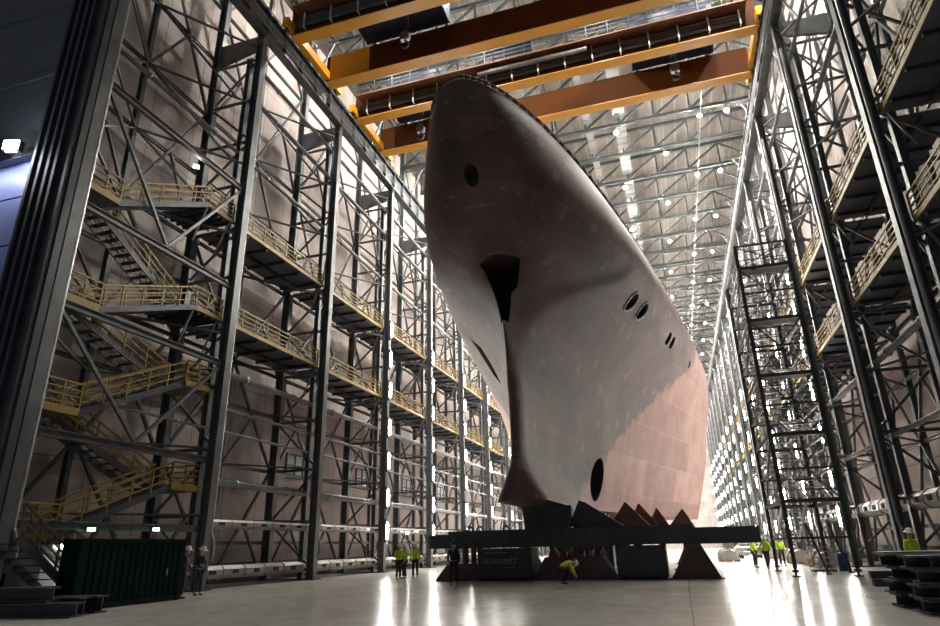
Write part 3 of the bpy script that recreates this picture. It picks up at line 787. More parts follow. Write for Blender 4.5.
# ------------------------------------------------------------------ cradle under the ship
def support_beam(label, y, lugs):
    b = MB().box(-12.0, 0.5, y - 0.55, y + 0.55, 1.58, 2.46)
    e1 = MB().box(-13.15, -12.0, y - 0.45, y + 0.45, 1.6, 2.3); e2 = MB().box(0.5, 3.5, y - 0.5, y + 0.5, 1.55, 2.3)
    st = MB(); x = -11.6
    while x < 0.4: st.box(x, x + 0.05, y - 0.6, y - 0.55, 1.6, 2.44); x += 1.0
    P = [('main_beam', b.mesh('main_beam', M_box)), ('stiffeners', st.mesh('stiffeners', M_box)), ('beam_end', e1.mesh('beam_end', M_box)), ('beam_end', e2.mesh('beam_end', M_box))]
    for x in lugs:
        m = MB(); m.path([(x + 0.17*math.cos(a), y - 0.1, 2.44 + 0.24*math.sin(a)) for a in [PI*i/8 for i in range(9)]], 0.05, 8)
        P.append(('lifting_eye', m.mesh('lifting_eye', M_dark, True)))
    return thing('support_beam', label, 'beam', (0, 0, 0), P)
support_beam('long dark support beam across under the stem, nearest of the cradle beams', 34.3, (-10.9, -10.35, -8.9))
support_beam('dark support beam across under the hull, second of the cradle beams', 46.0, ())
support_beam('dark support beam across under the hull, rearmost of the cradle beams', 57.5, ())

pil = MB().prism_y([(-7.8, 2.46), (-5.45, 2.46), (-5.3, 3.58), (-7.95, 3.58)], 34.0, 36.8)
single('keel_block', 'dark pillar block carrying the stem foot on the front support beam', 'block', pil.mesh('keel_block', M_box))
for y in (46.0, 57.5):
    single('keel_block', 'dark keel block on the %s cradle beam under the hull' % ('second' if y < 50 else 'rearmost'), 'block',
           MB().box(-8.2, -4.6, y - 0.6, y + 0.6, 2.46, 3.59).mesh('keel_block', M_box))

def wedge(label, xa, xt, xb, z0, zt, y, mat, d=0.5):
    pl = [MB().prism_y([(xa, z0), (xb, z0), (xt, zt)], q, q + 0.08) for q in (y, y + d)]
    tp = MB().bar((xa, y + d/2 + 0.04, z0), (xt, y + d/2 + 0.04, zt), d + 0.2, 0.07).bar((xt, y + d/2 + 0.04, zt), (xb, y + d/2 + 0.04, z0), d + 0.2, 0.07)
    rb = MB()
    for k in (0.35, 0.65):
        x = xa + (xb - xa) * k; zz = z0 + (zt - z0) * (min(k, 1 - k) * 1.6); rb.box(x - 0.03, x + 0.03, y - 0.05, y + d, z0, zz)
    thing('bilge_wedge', label, 'support wedge', (0, 0, 0), [*[('side_plate', q.mesh('side_plate', mat)) for q in pl], ('flange', tp.mesh('flange', mat)), ('ribs', rb.mesh('ribs', mat))])
wedge('large dark triangular support wedge just right of the stem foot', -5.28, -4.7, -2.8, 2.47, 3.72, 34.35, M_box, 0.4)
wedge('tallest pink steel wedge on the front beam under the hull side', -4.05, -2.9, -1.45, 2.3, 3.86, 38.6, M_prim)
wedge('second pink steel wedge behind the tallest one under the hull side', -3.1, -2.25, -1.05, 2.3, 3.85, 40.4, M_prim)
wedge('small third pink steel wedge in the row under the hull side', -2.0, -1.3, -0.5, 2.3, 3.65, 42.0, M_prim)
wedge('rightmost pink steel wedge under the bilge near the beam end', -0.9, 0.2, 0.9, 2.3, 3.55, 42.6, M_prim)
for k, x in enumerate((-3.6, -2.6, -1.2, 0.1)):
    single('wedge_stand', 'dark stand post under the pink wedges, %s from the stem' % ORD[k], 'stand', MB().box(x - 0.5, x + 0.6, 38.5, 43.3, 2.1, 2.3).box(x - 0.1, x + 0.2, 39.0, 39.4, 0, 2.1).box(x - 0.1, x + 0.2, 42.2, 42.6, 0, 2.1).mesh('wedge_stand', M_rust), (0, 0, 0), 'stands under the pink wedges')

def trestle(label, xa, xta, xtb, xb, y0, y1, zt=1.57, posts=None):
    P = []
    for q in (y0, y1 - 0.06): P.append(('side_plate', MB().prism_y([(xa, 0), (xb, 0), (xtb, zt), (xta, zt)], q, q + 0.06).mesh('side_plate', M_rust)))
    for u, v in ((xa, xta), (xb, xtb)):
        P.append(('sloping_flange', MB().bar((u, (y0+y1)/2, 0.02), (v, (y0+y1)/2, zt - 0.02), y1 - y0 + 0.1, 0.06).mesh('sloping_flange', M_rust)))
    P.append(('base_plate', MB().box(xa - 0.15, xb + 0.15, y0 - 0.1, y1 + 0.1, 0, 0.05).mesh('base_plate', M_rust)))
    for x in posts or ():
        P.append(('post', MB().ibeam((x, (y0+y1)/2, 0.05), (x, (y0+y1)/2, 1.58), 0.2, 0.3, 0.04, 0.04, up=(0,1,0)).mesh('post', M_rust)))
    return thing('support_trestle', label, 'trestle', (0, 0, 0), P)
trestle('dark red trapezoid trestle below the middle of the front support beam', -7.4, -6.75, -3.9, -3.3, 33.6, 35.0, 1.08, (-6.5, -5.9, -5.3, -4.7, -4.2))
trestle('dark red triangular trestle below the right part of the front support beam', -0.7, 0.35, 0.75, 1.5, 33.6, 35.0)
# left trestle: low box with posts carrying the beam end, sloping end plate
lt = [('base_box', MB().prism_y([(-12.75, 0), (-10.3, 0), (-10.3, 0.85), (-12.0, 0.85)], 33.6, 35.0).mesh('base_box', M_rust))]
for x in (-11.75, -11.2, -10.75, -10.4): lt.append(('post', MB().ibeam((x, 34.3, 0.85), (x, 34.3, 1.58), 0.22, 0.3, 0.04, 0.04, up=(0,1,0)).mesh('post', M_rust)))
thing('support_trestle', 'low dark red trestle with short posts under the left beam end', 'trestle', (0, 0, 0), lt)
for yy, w in ((46.0, 'second'), (57.5, 'rearmost')):
    for xa, s in ((-11.5, 'left'), (-0.6, 'right')):
        trestle('dark red trestle under the %s end of the %s cradle beam' % (s, w), xa, xa + 0.8, xa + 1.3, xa + 2.1, yy - 0.6, yy + 0.6)

def ballast(label, x0, x1, y0, y1, text=None):
    b = MB().box(x0, x1, y0, y1, 0.12, 1.55); f = MB()
    for x in (x0, (x0 + x1)/2 - 0.06, x1 - 0.12): f.box(x, x + 0.12, y0 - 0.04, y0, 0.12, 1.55)
    f.box(x0, x1, y0 - 0.04, y0, 1.43, 1.55); f.box(x0, x1, y0 - 0.04, y0, 0.12, 0.24)
    sk = MB().box(x0 + 0.1, x1 - 0.1, y0 + 0.1, y0 + 0.4, 0, 0.12).box(x0 + 0.1, x1 - 0.1, y1 - 0.4, y1 - 0.1, 0, 0.12)
    r = thing('jacking_unit', label, 'jacking unit', (0, 0, 0), [('body', b.mesh('body', M_box)), ('frame_ribs', f.mesh('frame_ribs', M_box)), ('skids', sk.mesh('skids', M_black))])
    if text:
        cu = bpy.data.curves.new('txt', 'FONT'); cu.body = text; cu.size = 0.36; cu.extrude = 0.01; cu.align_x = 'CENTER'; cu.space_character = 1.05
        to = bpy.data.objects.new('txt', cu); COL.objects.link(to)
        me = bpy.data.meshes.new_from_object(to.evaluated_get(bpy.context.evaluated_depsgraph_get())); bpy.data.objects.remove(to)
        me.materials.clear(); me.materials.append(M_letter)
        o = link('lettering', me, r, (text_x, y0 - 0.052, 0.80)); o.rotation_euler = (PI/2, 0, 0); o['label'] = 'pale lettering on the dark box'
        ln = MB().box(text_x - 0.8, text_x + 0.4, y0 - 0.055, y0 - 0.04, 1.32, 1.35).box(text_x + 0.3, text_x + 0.8, y0 - 0.055, y0 - 0.04, 0.62, 0.65)
        link('pale_stripes', ln.mesh('pale_stripes', M_letter), r)
    return r
text_x = -9.15
ballast('blue-black jacking unit with pale lettering left of the stem under the beam', -10.25, -7.45, 33.55, 35.2, 'HIDROMET')
ballast('plain blue-black jacking unit right of the stem under the beam', -3.2, -0.85, 33.55, 35.2)
ballast('plain blue-black jacking unit under the second cradle beam', -8.5, -4.5, 45.2, 46.8)
ballast('plain blue-black jacking unit under the rearmost cradle beam', -8.3, -4.3, 56.7, 58.3)

# bundles and hoses standing behind the front beam
for k, (x, y, m, w) in enumerate([(-6.9, 37.5, M_orange, 'orange'), (-5.3, 38.6, M_galv, 'silver'), (-11.9, 44.0, M_galv, 'pale grey')]):
    g = MB()
    for i in range(3): g.lathe([(0.0, 0), (0.2, 0), (0.2, 1.15), (0.16, 1.3), (0.06, 1.36), (0.06, 1.5), (0, 1.5)], 14, i*0.46, 0)
    thing('gas_bottle_rack', '%s gas bottle rack on the floor behind the front beam' % w, 'gas bottles', (x, y, 0),
          [('bottles', g.mesh('bottles', m, True)), ('frame', MB().bar((-0.3, 0.25, 0.9), (1.2, 0.25, 0.9), 0.05).bar((-0.3, -0.25, 0.9), (1.2, -0.25, 0.9), 0.05).bar((-0.3,-0.25,0.9),(-0.3,0.25,0.9),0.05).bar((1.2,-0.25,0.9),(1.2,0.25,0.9),0.05).bar((-0.3,0.25,0),(-0.3,0.25,1),0.05).bar((1.2,0.25,0),(1.2,0.25,1),0.05).mesh('frame', M_dark))])

# ------------------------------------------------------------------ dark scaffold stair tower, right
TX0, TX1, TY0, TY1 = 4.86, 7.45, 34.85, 41.4
P = []
for x in (TX0, TX1):
    for y in (TY0, TY1): P.append(('leg', MB().ibeam((x, y, 0.35), (x, y, 17.15), 0.17, 0.17, 0.03, 0.03, up=(0,1,0)).mesh('leg', M_dark), [('jack_foot', MB().box(x-0.17, x+0.17, y-0.17, y+0.17, 0, 0.06).tube((x, y, 0.05), (x, y, 0.36), 0.06, 8).box(x-0.14, x+0.14, y-0.14, y+0.14, 0.2, 0.32).mesh('jack_foot', M_dark))]))
lvz = [17.1, 15.75, 14.25, 12.7, 11.2, 9.65, 8.1, 6.6, 4.9, 3.4, 1.7]
for i, z in enumerate(lvz):
    fr = MB(); h = 0.18 if i % 2 == 1 else 0.1
    for y in (TY0, TY1): fr.bar((TX0, y, z), (TX1, y, z), 0.09, h)
    for x in (TX0, TX1): fr.bar((x, TY0, z), (x, TY1, z), 0.09, h)
    P.append(('level_frame', fr.mesh('level_frame', M_dark)))
for i in range(1, 10):
    z, z2 = lvz[i], lvz[i+1]
    xl = TX0 + 0.12
    if i % 2 == 1:
        P.append(('platform', MB().box(TX0 + 0.08, TX1 - 0.08, TY0 + 0.08, TY0 + 1.2, z + 0.02, z + 0.06).mesh('platform', M_grate)))
        f = flight((xl, TY0 + 1.2, z), (xl, TY1 - 1.2, z2), True, 1.1)
    else:
        P.append(('platform', MB().box(TX0 + 0.08, TX1 - 0.08, TY1 - 1.2, TY1 - 0.08, z + 0.02, z + 0.06).mesh('platform', M_grate)))
        f = flight((xl + 1.25, TY1 - 1.2, z), (xl + 1.25, TY0 + 1.2, z2), True, 1.1)
    P.append(('flight', f.mesh('flight', M_galv)))
    rr = MB()
    for x in (TX0 + 0.05, TX1 - 0.05):
        for k in (0.5, 1.0): rr.tube((x, TY0, z + k), (x, TY1, z + k), 0.025, 6)
    for y in (TY0 + 0.02, TY1 - 0.02):
        for k in (0.5, 1.0): rr.tube((TX0, y, z + k), (TX1, y, z + k), 0.025, 6)
    P.append(('guard_rails', rr.mesh('guard_rails', M_dark)))
    if i % 2 == 1 and i < 9:
        xb = MB(); z3 = lvz[min(i + 2, 10)]
        for y in (TY0, TY1): xb.bar((TX0, y, z), (TX1, y, z3), 0.05).bar((TX1, y, z), (TX0, y, z3), 0.05)
        for x in (TX0, TX1): xb.bar((x, TY0, z), (x, TY1, z3), 0.05)
        P.append(('cross_braces', xb.mesh('cross_braces', M_dark)))
tg = MB()
for y in (TY0, TY1): tg.bar((TX0, y, 15.8), (TX1, y, 17.05), 0.04).bar((TX1, y, 15.8), (TX0, y, 17.05), 0.04)
tg.bar((TX0 + 0.55, TY0 - 0.05, 15.9), (TX0 + 0.9, TY0 - 0.05, 15.9), 0.06).bar((TX0 + 0.55, TY0 - 0.05, 15.6), (TX0 + 0.9, TY0 - 0.05, 15.6), 0.06)
P.append(('top_guard', tg.mesh('top_guard', M_dark)))
for x, y in ((6.6, 37.6), (7.9, 39.0)):
    P.append(('outrigger', MB().bar((x - 0.5, y, 2.4), (x, y - 0.6, 0.06), 0.1).box(x - 0.12, x + 0.12, y - 0.72, y - 0.48, 0, 0.06).mesh('outrigger', M_dark)))
thing('scaffold_stair_tower', 'tall dark free-standing scaffold stair tower at the right of the hall', 'stair tower', (0, 0, 0), P)

# ------------------------------------------------------------------ people
def skinned(verts, edges, rad, name, mat, root=0, sub=1):
    me = bpy.data.meshes.new(name); me.from_pydata(verts, edges, [])
    o = bpy.data.objects.new(name, me); COL.objects.link(o)
    md = o.modifiers.new('skin', 'SKIN'); md.use_smooth_shade = True
    for i, r in enumerate(rad):
        rr = r if isinstance(r, tuple) else (r, r)
        me.skin_vertices[0].data[i].radius = rr
    me.skin_vertices[0].data[root].use_root = True
    ss = o.modifiers.new('s', 'SUBSURF'); ss.levels = sub; ss.render_levels = sub
    out = bpy.data.meshes.new_from_object(o.evaluated_get(bpy.context.evaluated_depsgraph_get()))
    bpy.data.objects.remove(o); out.name = name; out.materials.clear(); out.materials.append(mat)
    for p in out.polygons: p.use_smooth = True
    return out

POSES = {   # joints in metres, person faces -Y; x right
 'stand': dict(pel=(0,0,.95), che=(0,.0,1.32), nek=(0,0,1.50), hed=(0,-.03,1.66), lsh=(-.19,0,1.43), rsh=(.19,0,1.43), lel=(-.26,.02,1.15), rel=(.26,.02,1.15),
               lwr=(-.24,-.10,.92), rwr=(.24,-.10,.92), lhp=(-.10,0,.90), rhp=(.10,0,.90), lkn=(-.12,-.02,.50), rkn=(.12,-.02,.50), lan=(-.13,.02,.09), ran=(.13,.02,.09)),
 'talk': dict(pel=(0,0,.95), che=(0,-.01,1.32), nek=(0,-.02,1.50), hed=(.01,-.06,1.66), lsh=(-.19,0,1.43), rsh=(.19,0,1.43), lel=(-.25,.04,1.16), rel=(.27,-.02,1.16),
               lwr=(-.10,-.20,1.12), rwr=(.12,-.24,1.14), lhp=(-.10,0,.90), rhp=(.10,0,.90), lkn=(-.11,-.03,.50), rkn=(.14,0,.50), lan=(-.11,.03,.09), ran=(.17,.03,.09)),
 'walk': dict(pel=(0,0,.93), che=(0,-.03,1.30), nek=(0,-.05,1.48), hed=(0,-.09,1.64), lsh=(-.19,-.05,1.41), rsh=(.19,.0,1.41), lel=(-.25,.13,1.17), rel=(.25,-.12,1.15),
               lwr=(-.24,.10,.92), rwr=(.22,-.30,1.0), lhp=(-.10,0,.89), rhp=(.10,0,.89), lkn=(-.11,-.20,.52), rkn=(.11,.02,.49), lan=(-.11,-.27,.10), ran=(.11,.30,.15)),
 'bend': dict(pel=(0,.10,.62), che=(0,-.22,.86), nek=(0,-.36,.88), hed=(0,-.50,.84), lsh=(-.19,-.29,.86), rsh=(.19,-.29,.86), lel=(-.24,-.40,.58), rel=(.24,-.42,.58),
               lwr=(-.14,-.52,.36), rwr=(.14,-.54,.34), lhp=(-.11,.10,.58), rhp=(.11,.10,.58), lkn=(-.20,-.26,.46), rkn=(.20,-.22,.44), lan=(-.17,.02,.09), ran=(.17,.04,.09)),
}
def body_meshes(pose):
    J = {k: Vector(v) for k, v in POSES[pose].items()}
    names = list(J); V = [tuple(J[n]) for n in names]; ix = {n: i for i, n in enumerate(names)}
    R = dict(pel=(.135,.10), che=(.155,.11), nek=.055, hed=.095, lsh=.06, rsh=.06, lel=.042, rel=.042, lwr=.03, rwr=.03, lhp=.085, rhp=.085, lkn=.058, rkn=.058, lan=.042, ran=.042)
    rad = [R[n] for n in names]
    E = [('pel','che'),('che','nek'),('nek','hed'),('che','lsh'),('che','rsh'),('lsh','lel'),('lel','lwr'),('rsh','rel'),('rel','rwr'),('pel','lhp'),('pel','rhp'),('lhp','lkn'),('lkn','lan'),('rhp','rkn'),('rkn','ran')]
    E = [(ix[a], ix[b]) for a, b in E]
    def av(p, r, par): V.append(tuple(p)); rad.append(r); E.append((par, len(V) - 1)); return len(V) - 1
    fw = (J['hed'] - J['nek']); fw = Vector((0, -1, 0)) if abs(fw.z) > 0.1 else Vector((0, -0.3, -1)).normalized()
    top = av(J['hed'] + (J['hed'] - J['nek']).normalized() * 0.12, .075, ix['hed'])
    av(J['hed'] + fw * 0.125 - (J['hed'] - J['nek']).normalized() * 0.01, .018, ix['hed'])   # nose
    av(J['hed'] + fw * 0.09 - (J['hed'] - J['nek']).normalized() * 0.09, .03, ix['hed'])    # chin
    for s in (-1, 1): av(J['hed'] + Vector((s * .11, 0.01, 0)), .02, ix['hed'])               # ears
    for a, k, s in (('lwr', 'lel', -1), ('rwr', 'rel', 1)):
        d = (J[a] - J[k]).normalized(); side = d.cross(Vector((1, 0, 0))).normalized()
        palm = av(J[a] + d * .07, (.038, .02), ix[a])
        for q, ln in ((-1.5, .07), (-.5, .085), (.5, .08), (1.5, .06)):
            b1 = av(J[a] + d * (.07 + ln * .55) + side * q * .02, .0095, palm)
            av(J[a] + d * (.07 + ln) + side * q * .021 + Vector((-s * .02, 0, 0)), .0085, b1)
        th = av(J[a] + d * .05 + side * .045, .011, ix[a]); av(J[a] + d * .09 + side * .062, .0095, th)
    for a in ('lan', 'ran'): av(J[a] + Vector((0, -.05, -.05)), .04, ix[a])
    body = skinned(V, E, rad, 'body', M_skin, ix['pel'])
    n2 = ['pel','che','nek','lsh','rsh','lel','rel','lwr','rwr']; i2 = {n: i for i, n in enumerate(n2)}
    vj = [tuple(J[n]) for n in n2]; vj[2] = tuple(J['che'].lerp(J['nek'], .75)); vj[7] = tuple(J['lel'].lerp(J['lwr'], .92)); vj[8] = tuple(J['rel'].lerp(J['rwr'], .92))
    rj = [(.17,.13), (.19,.145), .085, .085, .085, .065, .065, .05, .05]
    ej = [(i2[a], i2[b]) for a, b in (('pel','che'),('che','nek'),('che','lsh'),('che','rsh'),('lsh','lel'),('lel','lwr'),('rsh','rel'),('rel','rwr'))]
    jac = lambda mat: skinned(vj, ej, rj, 'jacket', mat, 0)
    n3 = ['pel','lhp','rhp','lkn','rkn','lan','ran']; i3 = {n: i for i, n in enumerate(n3)}
    tr = skinned([tuple(J[n]) for n in n3], [(i3[a], i3[b]) for a, b in (('pel','lhp'),('pel','rhp'),('lhp','lkn'),('rhp','rkn'),('lkn','lan'),('rkn','ran'))],
                 [(.16,.125), .105, .105, .078, .078, .062, .062], 'trousers', M_cloth, 0)
    boots = []
    for a in ('lan', 'ran'):
        p = J[a]; boots.append(skinned([tuple(p), tuple(p + Vector((0, .01, -.045))), tuple(p + Vector((0, -.09, -.052))), tuple(p + Vector((0, -.17, -.055)))], [(0,1),(1,2),(2,3)], [.055, (.045,.045), (.045,.038), (.038,.034)], 'boot', M_boot, 0))
    up = (J['hed'] - J['nek']).normalized()
    hl = MB().lathe([(.17, 0), (.165, .012), (.125, .02), (.118, .07), (.09, .12), (.04, .15), (0, .155)], 18)
    qt = Vector((0, 0, 1)).rotation_difference(up)
    base = J['hed'] + up * .06
    hl.v = [tuple(base + qt @ Vector((x, y * 1.1 - (.03 if z < .015 and y < -.1 else 0), z))) for x, y, z in hl.v]
    return body, jac, tr, boots, hl.mesh('helmet', M_helmet, True)
PC = {k: body_meshes(k) for k in POSES}
HAIR = MAT('dark hair', (0.02, 0.014, 0.01), 0.6)
M_dkhelmet = MAT('dark helmet', (0.03, 0.03, 0.035), 0.5)
def person(label, pose, x, y, rz, jacket, hat=True, z=0.0, sc=1.05):
    body, jac, tr, boots, hel = PC[pose]
    key = (pose, jacket.name)
    if key not in JC: JC[key] = jac(jacket)
    P = [('jacket', JC[key]), ('trousers', tr)] + [('boot', b) for b in boots]
    if not hat:
        hel = hel.copy(); hel.materials.clear(); hel.materials.append(M_dkhelmet)
    P.append(('helmet', hel))
    o = link('person', body, None, (x, y, z)); o.rotation_euler.z = rz; o.scale = (sc,) * 3
    tag(o, label, 'person', 'workers in the hall')
    for n, m in P: link(n, m, o)
JC = {}
person('worker in hi-vis jacket and white helmet, leftmost of the three by the bow', 'talk', -15.98, 36.2, 1.2, M_hivis)
person('worker in hi-vis jacket, middle of the three standing left of the bow', 'stand', -15.9, 36.9, -0.7, M_hivis)
person('worker in hi-vis jacket with pale helmet, rightmost of the three', 'stand', -15.5, 37.6, 0.2, M_hivis)
person('worker in all dark clothes standing before the left beam end', 'stand', -10.52, 30.3, 0.5, M_cloth, False, sc=1.06)
person('worker in hi-vis jacket crouching in front of the middle trestle', 'bend', -5.35, 30.4, 1.9, M_hivis)
person('worker in hi-vis jacket walking near the right beam end', 'walk', 4.75, 44.6, 0.2, M_hivis)
person('worker in hi-vis jacket half hidden behind the dark stair tower leg', 'stand', 6.15, 49.0, 0.4, M_hivis)
person('worker in hi-vis jacket just left of the walking one by the beam end', 'stand', 4.3, 47.0, 1.0, M_hivis)
person('worker in dark clothes and white helmet right of the dark container', 'talk', -19.75, 23.9, 1.4, M_cloth)
person('worker in dark clothes at the container corner, partly hidden by it', 'stand', -19.15, 22.3, 2.2, M_cloth)
person('worker in hi-vis jacket seen above the dark steel stack at right', 'stand', 8.0, 28.4, 0.5, M_hivis)

# ------------------------------------------------------------------ left foreground
ct = MB().box(-0.35, 0.35, -2.35, 2.35, 0.12, 2.15); crr = MB()
for k in range(16):
    y = -2.2 + 4.4 * k / 15; crr.box(0.35, 0.39, y - 0.07, y + 0.07, 0.25, 2.03)
fr = MB()
for x in (-0.37, 0.32):
    for y in (-2.35, 2.3): fr.box(x - 0.03, x + 0.08, y - 0.06, y + 0.11, 0, 2.2)
fr.box(-0.4, 0.42, -2.42, 2.42, 0.05, 0.18).box(-0.4, 0.42, -2.42, 2.42, 2.1, 2.2)
hd = MB().bar((0.46, 1.5, 0.9), (0.46, 1.5, 1.15), 0.05)
thing('storage_container', 'dark green corrugated storage container at the lower left', 'container', (-19.2, 19.4, 0),
      [('body', ct.mesh('body', M_green)), ('corrugation', crr.mesh('corrugation', M_green)), ('corner_frame', fr.mesh('corner_frame', M_green)), ('handle', hd.mesh('handle', M_galv))])
# white box and lamp added for the glow of a doorway behind the stair rail
thing('lit_doorway_box', 'added white lit box standing for a bright doorway between the stairs and the container', 'lit box', (-24.2, 21.0, 0),
      [('wall', MB().box(-0.9, 0.8, -1.5, 1.4, 0, 2.1).mesh('wall', M_white)), ('roof', MB().box(-1.0, 1.0, -1.6, 1.5, 2.1, 2.2).mesh('roof', M_dark)),
       ('lamp', MB().box(0.84, 0.98, -0.9, -0.3, 2.0, 2.1).mesh('lamp', E_small))])
gs = flight((-22.6, 14.6, 2.3), (-22.6, 17.6, 0.05), True, 1.3)
rl = railing(MB(), (-21.28, 14.6, 2.3), (-21.28, 17.6, 0.05), 1.0, 1.0, 3)
thing('ground_stairs', 'short dark ground stairs with handrail left of the container', 'stairs', (1.4, 1.0, 0), [('flight', gs.mesh('flight', M_dark)), ('railing', rl.mesh('railing', M_rust))])
for k, (z, x, w) in enumerate(((0.0, -18.6, 'bottom'), (0.42, -19.6, 'top'))):
    m = MB().ibeam((-1.9, 0, 0.2), (1.6, 0.5, 0.2), 0.5, 0.4, 0.05, 0.05)
    single('steel_beam', 'dark steel beam at the lower left corner, %s of its stack' % w, 'beam', m.mesh('steel_beam', M_dark), (x, 15.1, z), 'beams stacked at the lower left')
for k, y in enumerate((15.75, 16.4)):
    single('steel_beam', 'dark steel beam lying behind the lower left stack, %s one' % ('nearer' if k == 0 else 'farther'), 'beam',
           MB().ibeam((-2.2, 0, 0.25), (1.5, 0.45, 0.25), 0.5, 0.5, 0.05, 0.05).mesh('steel_beam', M_dark), (-18.9, y, 0), 'beams stacked at the lower left')

# ------------------------------------------------------------------ right foreground: stack of dark steel sections
RY = -0.12
lay = [(0.0, 5.05, 'bottom'), (0.31, 4.95, 'second from bottom'), (0.62, 5.1, 'second from top'), (0.93, 4.9, 'top')]
for z, x, w in lay:
    for k, yy in enumerate((18.2, 20.0)):
        m = MB().ibeam((0, 0, 0.155), (5.5, 0.15, 0.155), 0.9, 0.3, 0.05, 0.06)
        for q in range(5): m.box(0.4 + q*1.1, 0.44 + q*1.1, -0.4, 0.42, 0.04, 0.27)
        single('steel_section', 'dark steel section in the right foreground stack, %s, %s pile' % (w, 'nearer' if k == 0 else 'farther'), 'steel section',
               m.mesh('steel_section', M_dark), (x + (0.0 if k == 0 else -0.05), yy, z), 'dark steel sections stacked at right')
single('steel_plate', 'pale dusty plate lying on top of the right foreground stack', 'plate', MB().box(0, 2.6, 0, 1.1, 0, 0.05).mesh('steel_plate', M_tarp), (4.95, 20.0, 1.24))
for z, w in ((0.0, 'lower'), (0.26, 'upper')):
    single('timber_sleeper', 'dark timber sleeper between stair tower and right stack, %s one' % w, 'timber', MB().box(0, 3.0, 0, 0.35, 0, 0.25).mesh('timber_sleeper', M_dark), (6.35, 27.6 + z, z), 'dark sleepers near the right stack')

# cage with drum, bundles along the right wall
cg = MB(); w, d, h = 0.55, 0.5, 1.25
for x in (-w, w):
    for y in (-d, d): cg.bar((x, y, 0.1), (x, y, h), 0.05)
for z in (0.12, 0.4, 0.7, 1.0, h):
    for y in (-d, d): cg.bar((-w, y, z), (w, y, z), 0.03)
    for x in (-w, w): cg.bar((x, -d, z), (x, d, z), 0.03)
for x in (-0.27, 0, 0.27):
    for y in (-d, d): cg.bar((x, y, 0.12), (x, y, h), 0.02)
thing('wire_cage', 'wire mesh cage standing beside the blue drum under the stair tower', 'cage', (7.0, 40.3, 0), [('mesh_panels', cg.mesh('mesh_panels', M_galv)), ('base', MB().box(-w, w, -d, d, 0.04, 0.12).box(-w, -w+0.1, -d, d, 0, 0.04).box(w-0.1, w, -d, d, 0, 0.04).mesh('base', M_dark))])
dr = MB().lathe([(0, 0), (0.29, 0), (0.29, 0.02), (0.285, 0.3), (0.30, 0.32), (0.285, 0.34), (0.285, 0.6), (0.30, 0.62), (0.285, 0.64), (0.29, 0.9), (0.27, 0.92), (0, 0.92)], 24)
thing('drum', 'blue plastic drum standing right of the wire cage', 'drum', (8.1, 40.6, 0), [('barrel', dr.mesh('barrel', M_bluedrum, True)), ('lid', MB().tube((0.12, 0, 0.9), (0.12, 0, 0.96), 0.04, 10).mesh('lid', M_black))])
random.seed(3)
BM = []
for v in range(3):
    m = MB(); n = 10
    for i in range(n):
        pass
    prof = [(-0.7, 0.12), (-0.72, 0.5), (-0.5, 0.85), (-0.1, 0.95 + 0.1*v), (0.35, 0.8), (0.66, 0.55), (0.72, 0.12)]
    m.prism_y(prof, -0.6, 0.6)
    BM.append((m.mesh('cover', (M_tarp, M_wood, M_duct)[v]), MB().box(-0.75, 0.75, -0.65, 0.65, 0.08, 0.12).box(-0.75, -0.6, -0.65, 0.65, 0, 0.08).box(-0.08, 0.08, -0.65, 0.65, 0, 0.08).box(0.6, 0.75, -0.65, 0.65, 0, 0.08).mesh('pallet', M_wood)))
for k in range(9):
    y = 44.5 + 3.0 * k
    thing('covered_pallet', 'covered pallet of material along the right columns, %s from the stair tower' % ORD[k], 'pallet', (8.3 + random.uniform(-0.3, 0.3), y, 0),
          [('cover', BM[k % 3][0]), ('pallet', BM[k % 3][1])], 'covered pallets along the right wall', random.uniform(-0.2, 0.2))
for k, (x, y) in enumerate([(3.6, 62), (3.9, 70), (6.2, 84)]):
    thing('covered_pallet', 'covered pallet on the floor right of the hull, %s from the beam' % ORD[k], 'pallet', (x, y, 0), [('cover', BM[k % 3][0]), ('pallet', BM[k % 3][1])], 'covered pallets beside the hull', 0.2)
# pale low platform lift beyond the beam end
lift = [('deck', MB().box(-1.1, 1.1, -2, 2, 0.95, 1.1).mesh('deck', M_white)), ('rails', railing(railing(MB(), (-1.1, -2, 1.1), (1.1, -2, 1.1)), (1.1, -2, 1.1), (1.1, 2, 1.1)).mesh('rails', M_white)),
        ('chassis', MB().box(-0.9, 0.9, -1.8, 1.8, 0.3, 0.6).bar((-0.8, -1.6, 0.6), (-0.8, 1.6, 0.95), 0.1).bar((0.8, 1.6, 0.6), (0.8, -1.6, 0.95), 0.1).mesh('chassis', M_galv))]
for sx in (-0.95, 0.75):
    for y in (-1.3, 1.3): lift.append(('wheel', MB().tube((sx, y, 0.3), (sx + 0.2, y, 0.3), 0.3, 16).mesh('wheel', M_black)))
thing('platform_lift', 'pale low platform lift far off beyond the right beam end', 'lift', (6.3, 73, 0), lift)

# pale drop ducts on the right columns
for k, y in enumerate((58.5, 68.5)):
    m = MB().path([(0, 0, 33.6), (0.0, 0, 32.4), (-0.15, 0, 31.4), (-0.2, 0, 20.5)], 0.38, 14)
    single('drop_duct', 'pale round drop duct on the right wall, %s one from the stair tower' % ORD[k], 'duct', m.mesh('drop_duct', M_duct, True), (XR + 1.0, y, 0), 'drop ducts on the right wall')
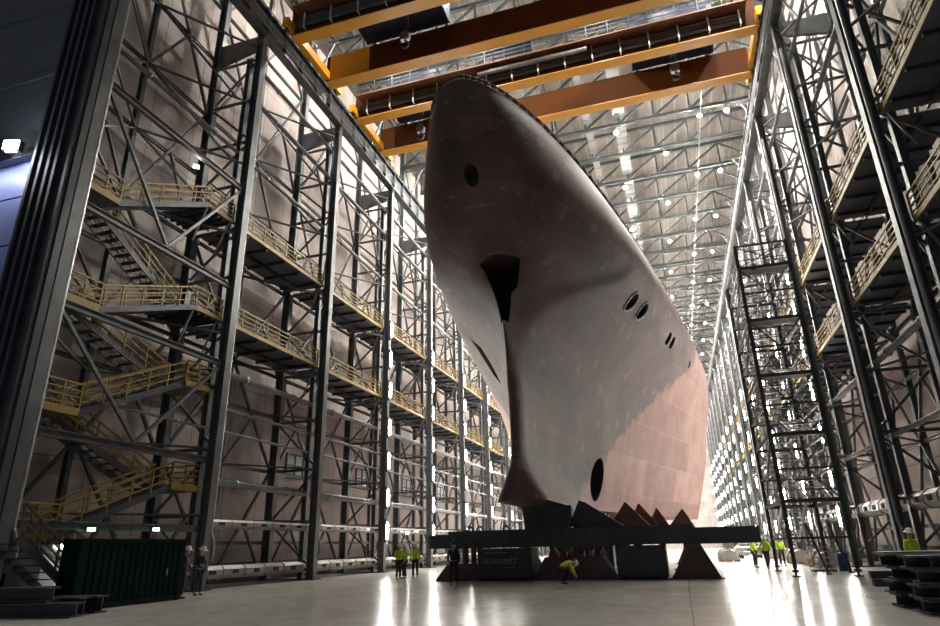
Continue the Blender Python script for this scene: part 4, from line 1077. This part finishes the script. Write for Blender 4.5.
# thin white scaffold frame beyond the stem
fm = MB()
for x in (0, 1.33):
    for y in (0, 1.2): fm.tube((x, y, 0), (x, y, 4.5), 0.03, 6)
for z in (0.3, 1.8, 3.1, 4.45):
    for y in (0, 1.2): fm.tube((0, y, z), (1.33, y, z), 0.025, 6)
    for x in (0, 1.33): fm.tube((x, 0, z), (x, 1.2, z), 0.025, 6)
thing('access_scaffold', 'slim white access scaffold standing behind the front beam by the stem', 'scaffold', (-10.57, 42.0, 0),
      [('frame', fm.mesh('frame', M_white)), ('deck', MB().box(0.05, 1.28, 0.05, 1.15, 3.12, 3.16).mesh('deck', M_wood))])

# ------------------------------------------------------------------ sky, camera, view
w = bpy.data.worlds.new('night'); SC.world = w; w.use_nodes = True
bg = w.node_tree.nodes['Background']; bg.inputs['Color'].default_value = (0.36, 0.38, 0.44, 1); bg.inputs['Strength'].default_value = 0.10

cam = bpy.data.cameras.new('camera'); co = bpy.data.objects.new('camera', cam); COL.objects.link(co)
F, cx, cy = 626.0, 470.0, 313.0
def dirc(x, y): return Vector((x - cx, -(y - cy), -F)).normalized()      # Blender camera looks down -Z
Zc = dirc(430, -1361); Yc = dirc(683, 542); Yc = (Yc - Zc * Yc.dot(Zc)).normalized(); Xc = Yc.cross(Zc)
Rm = Matrix((Xc, Yc, Zc))                                                # camera axes -> world
co.matrix_world = Matrix.Translation((0, 0, 1.65)) @ Rm.to_4x4()
cam.sensor_width = 36; cam.lens = 36 * F / 940; cam.clip_end = 500; cam.clip_start = 0.1
SC.camera = co
SC.view_settings.view_transform = 'Standard'; SC.view_settings.look = 'None'
SC.view_settings.exposure = 1.12; SC.view_settings.gamma = 1.0; SC.view_settings.use_curve_mapping = False
SC.cycles.use_denoising = True
SC.cycles.use_light_tree = True
SC.cycles.max_bounces = 6; SC.cycles.diffuse_bounces = 4; SC.cycles.glossy_bounces = 3
SC.cycles.sample_clamp_indirect = 4.0
SC.cycles.caustics_reflective = False; SC.cycles.caustics_refractive = False
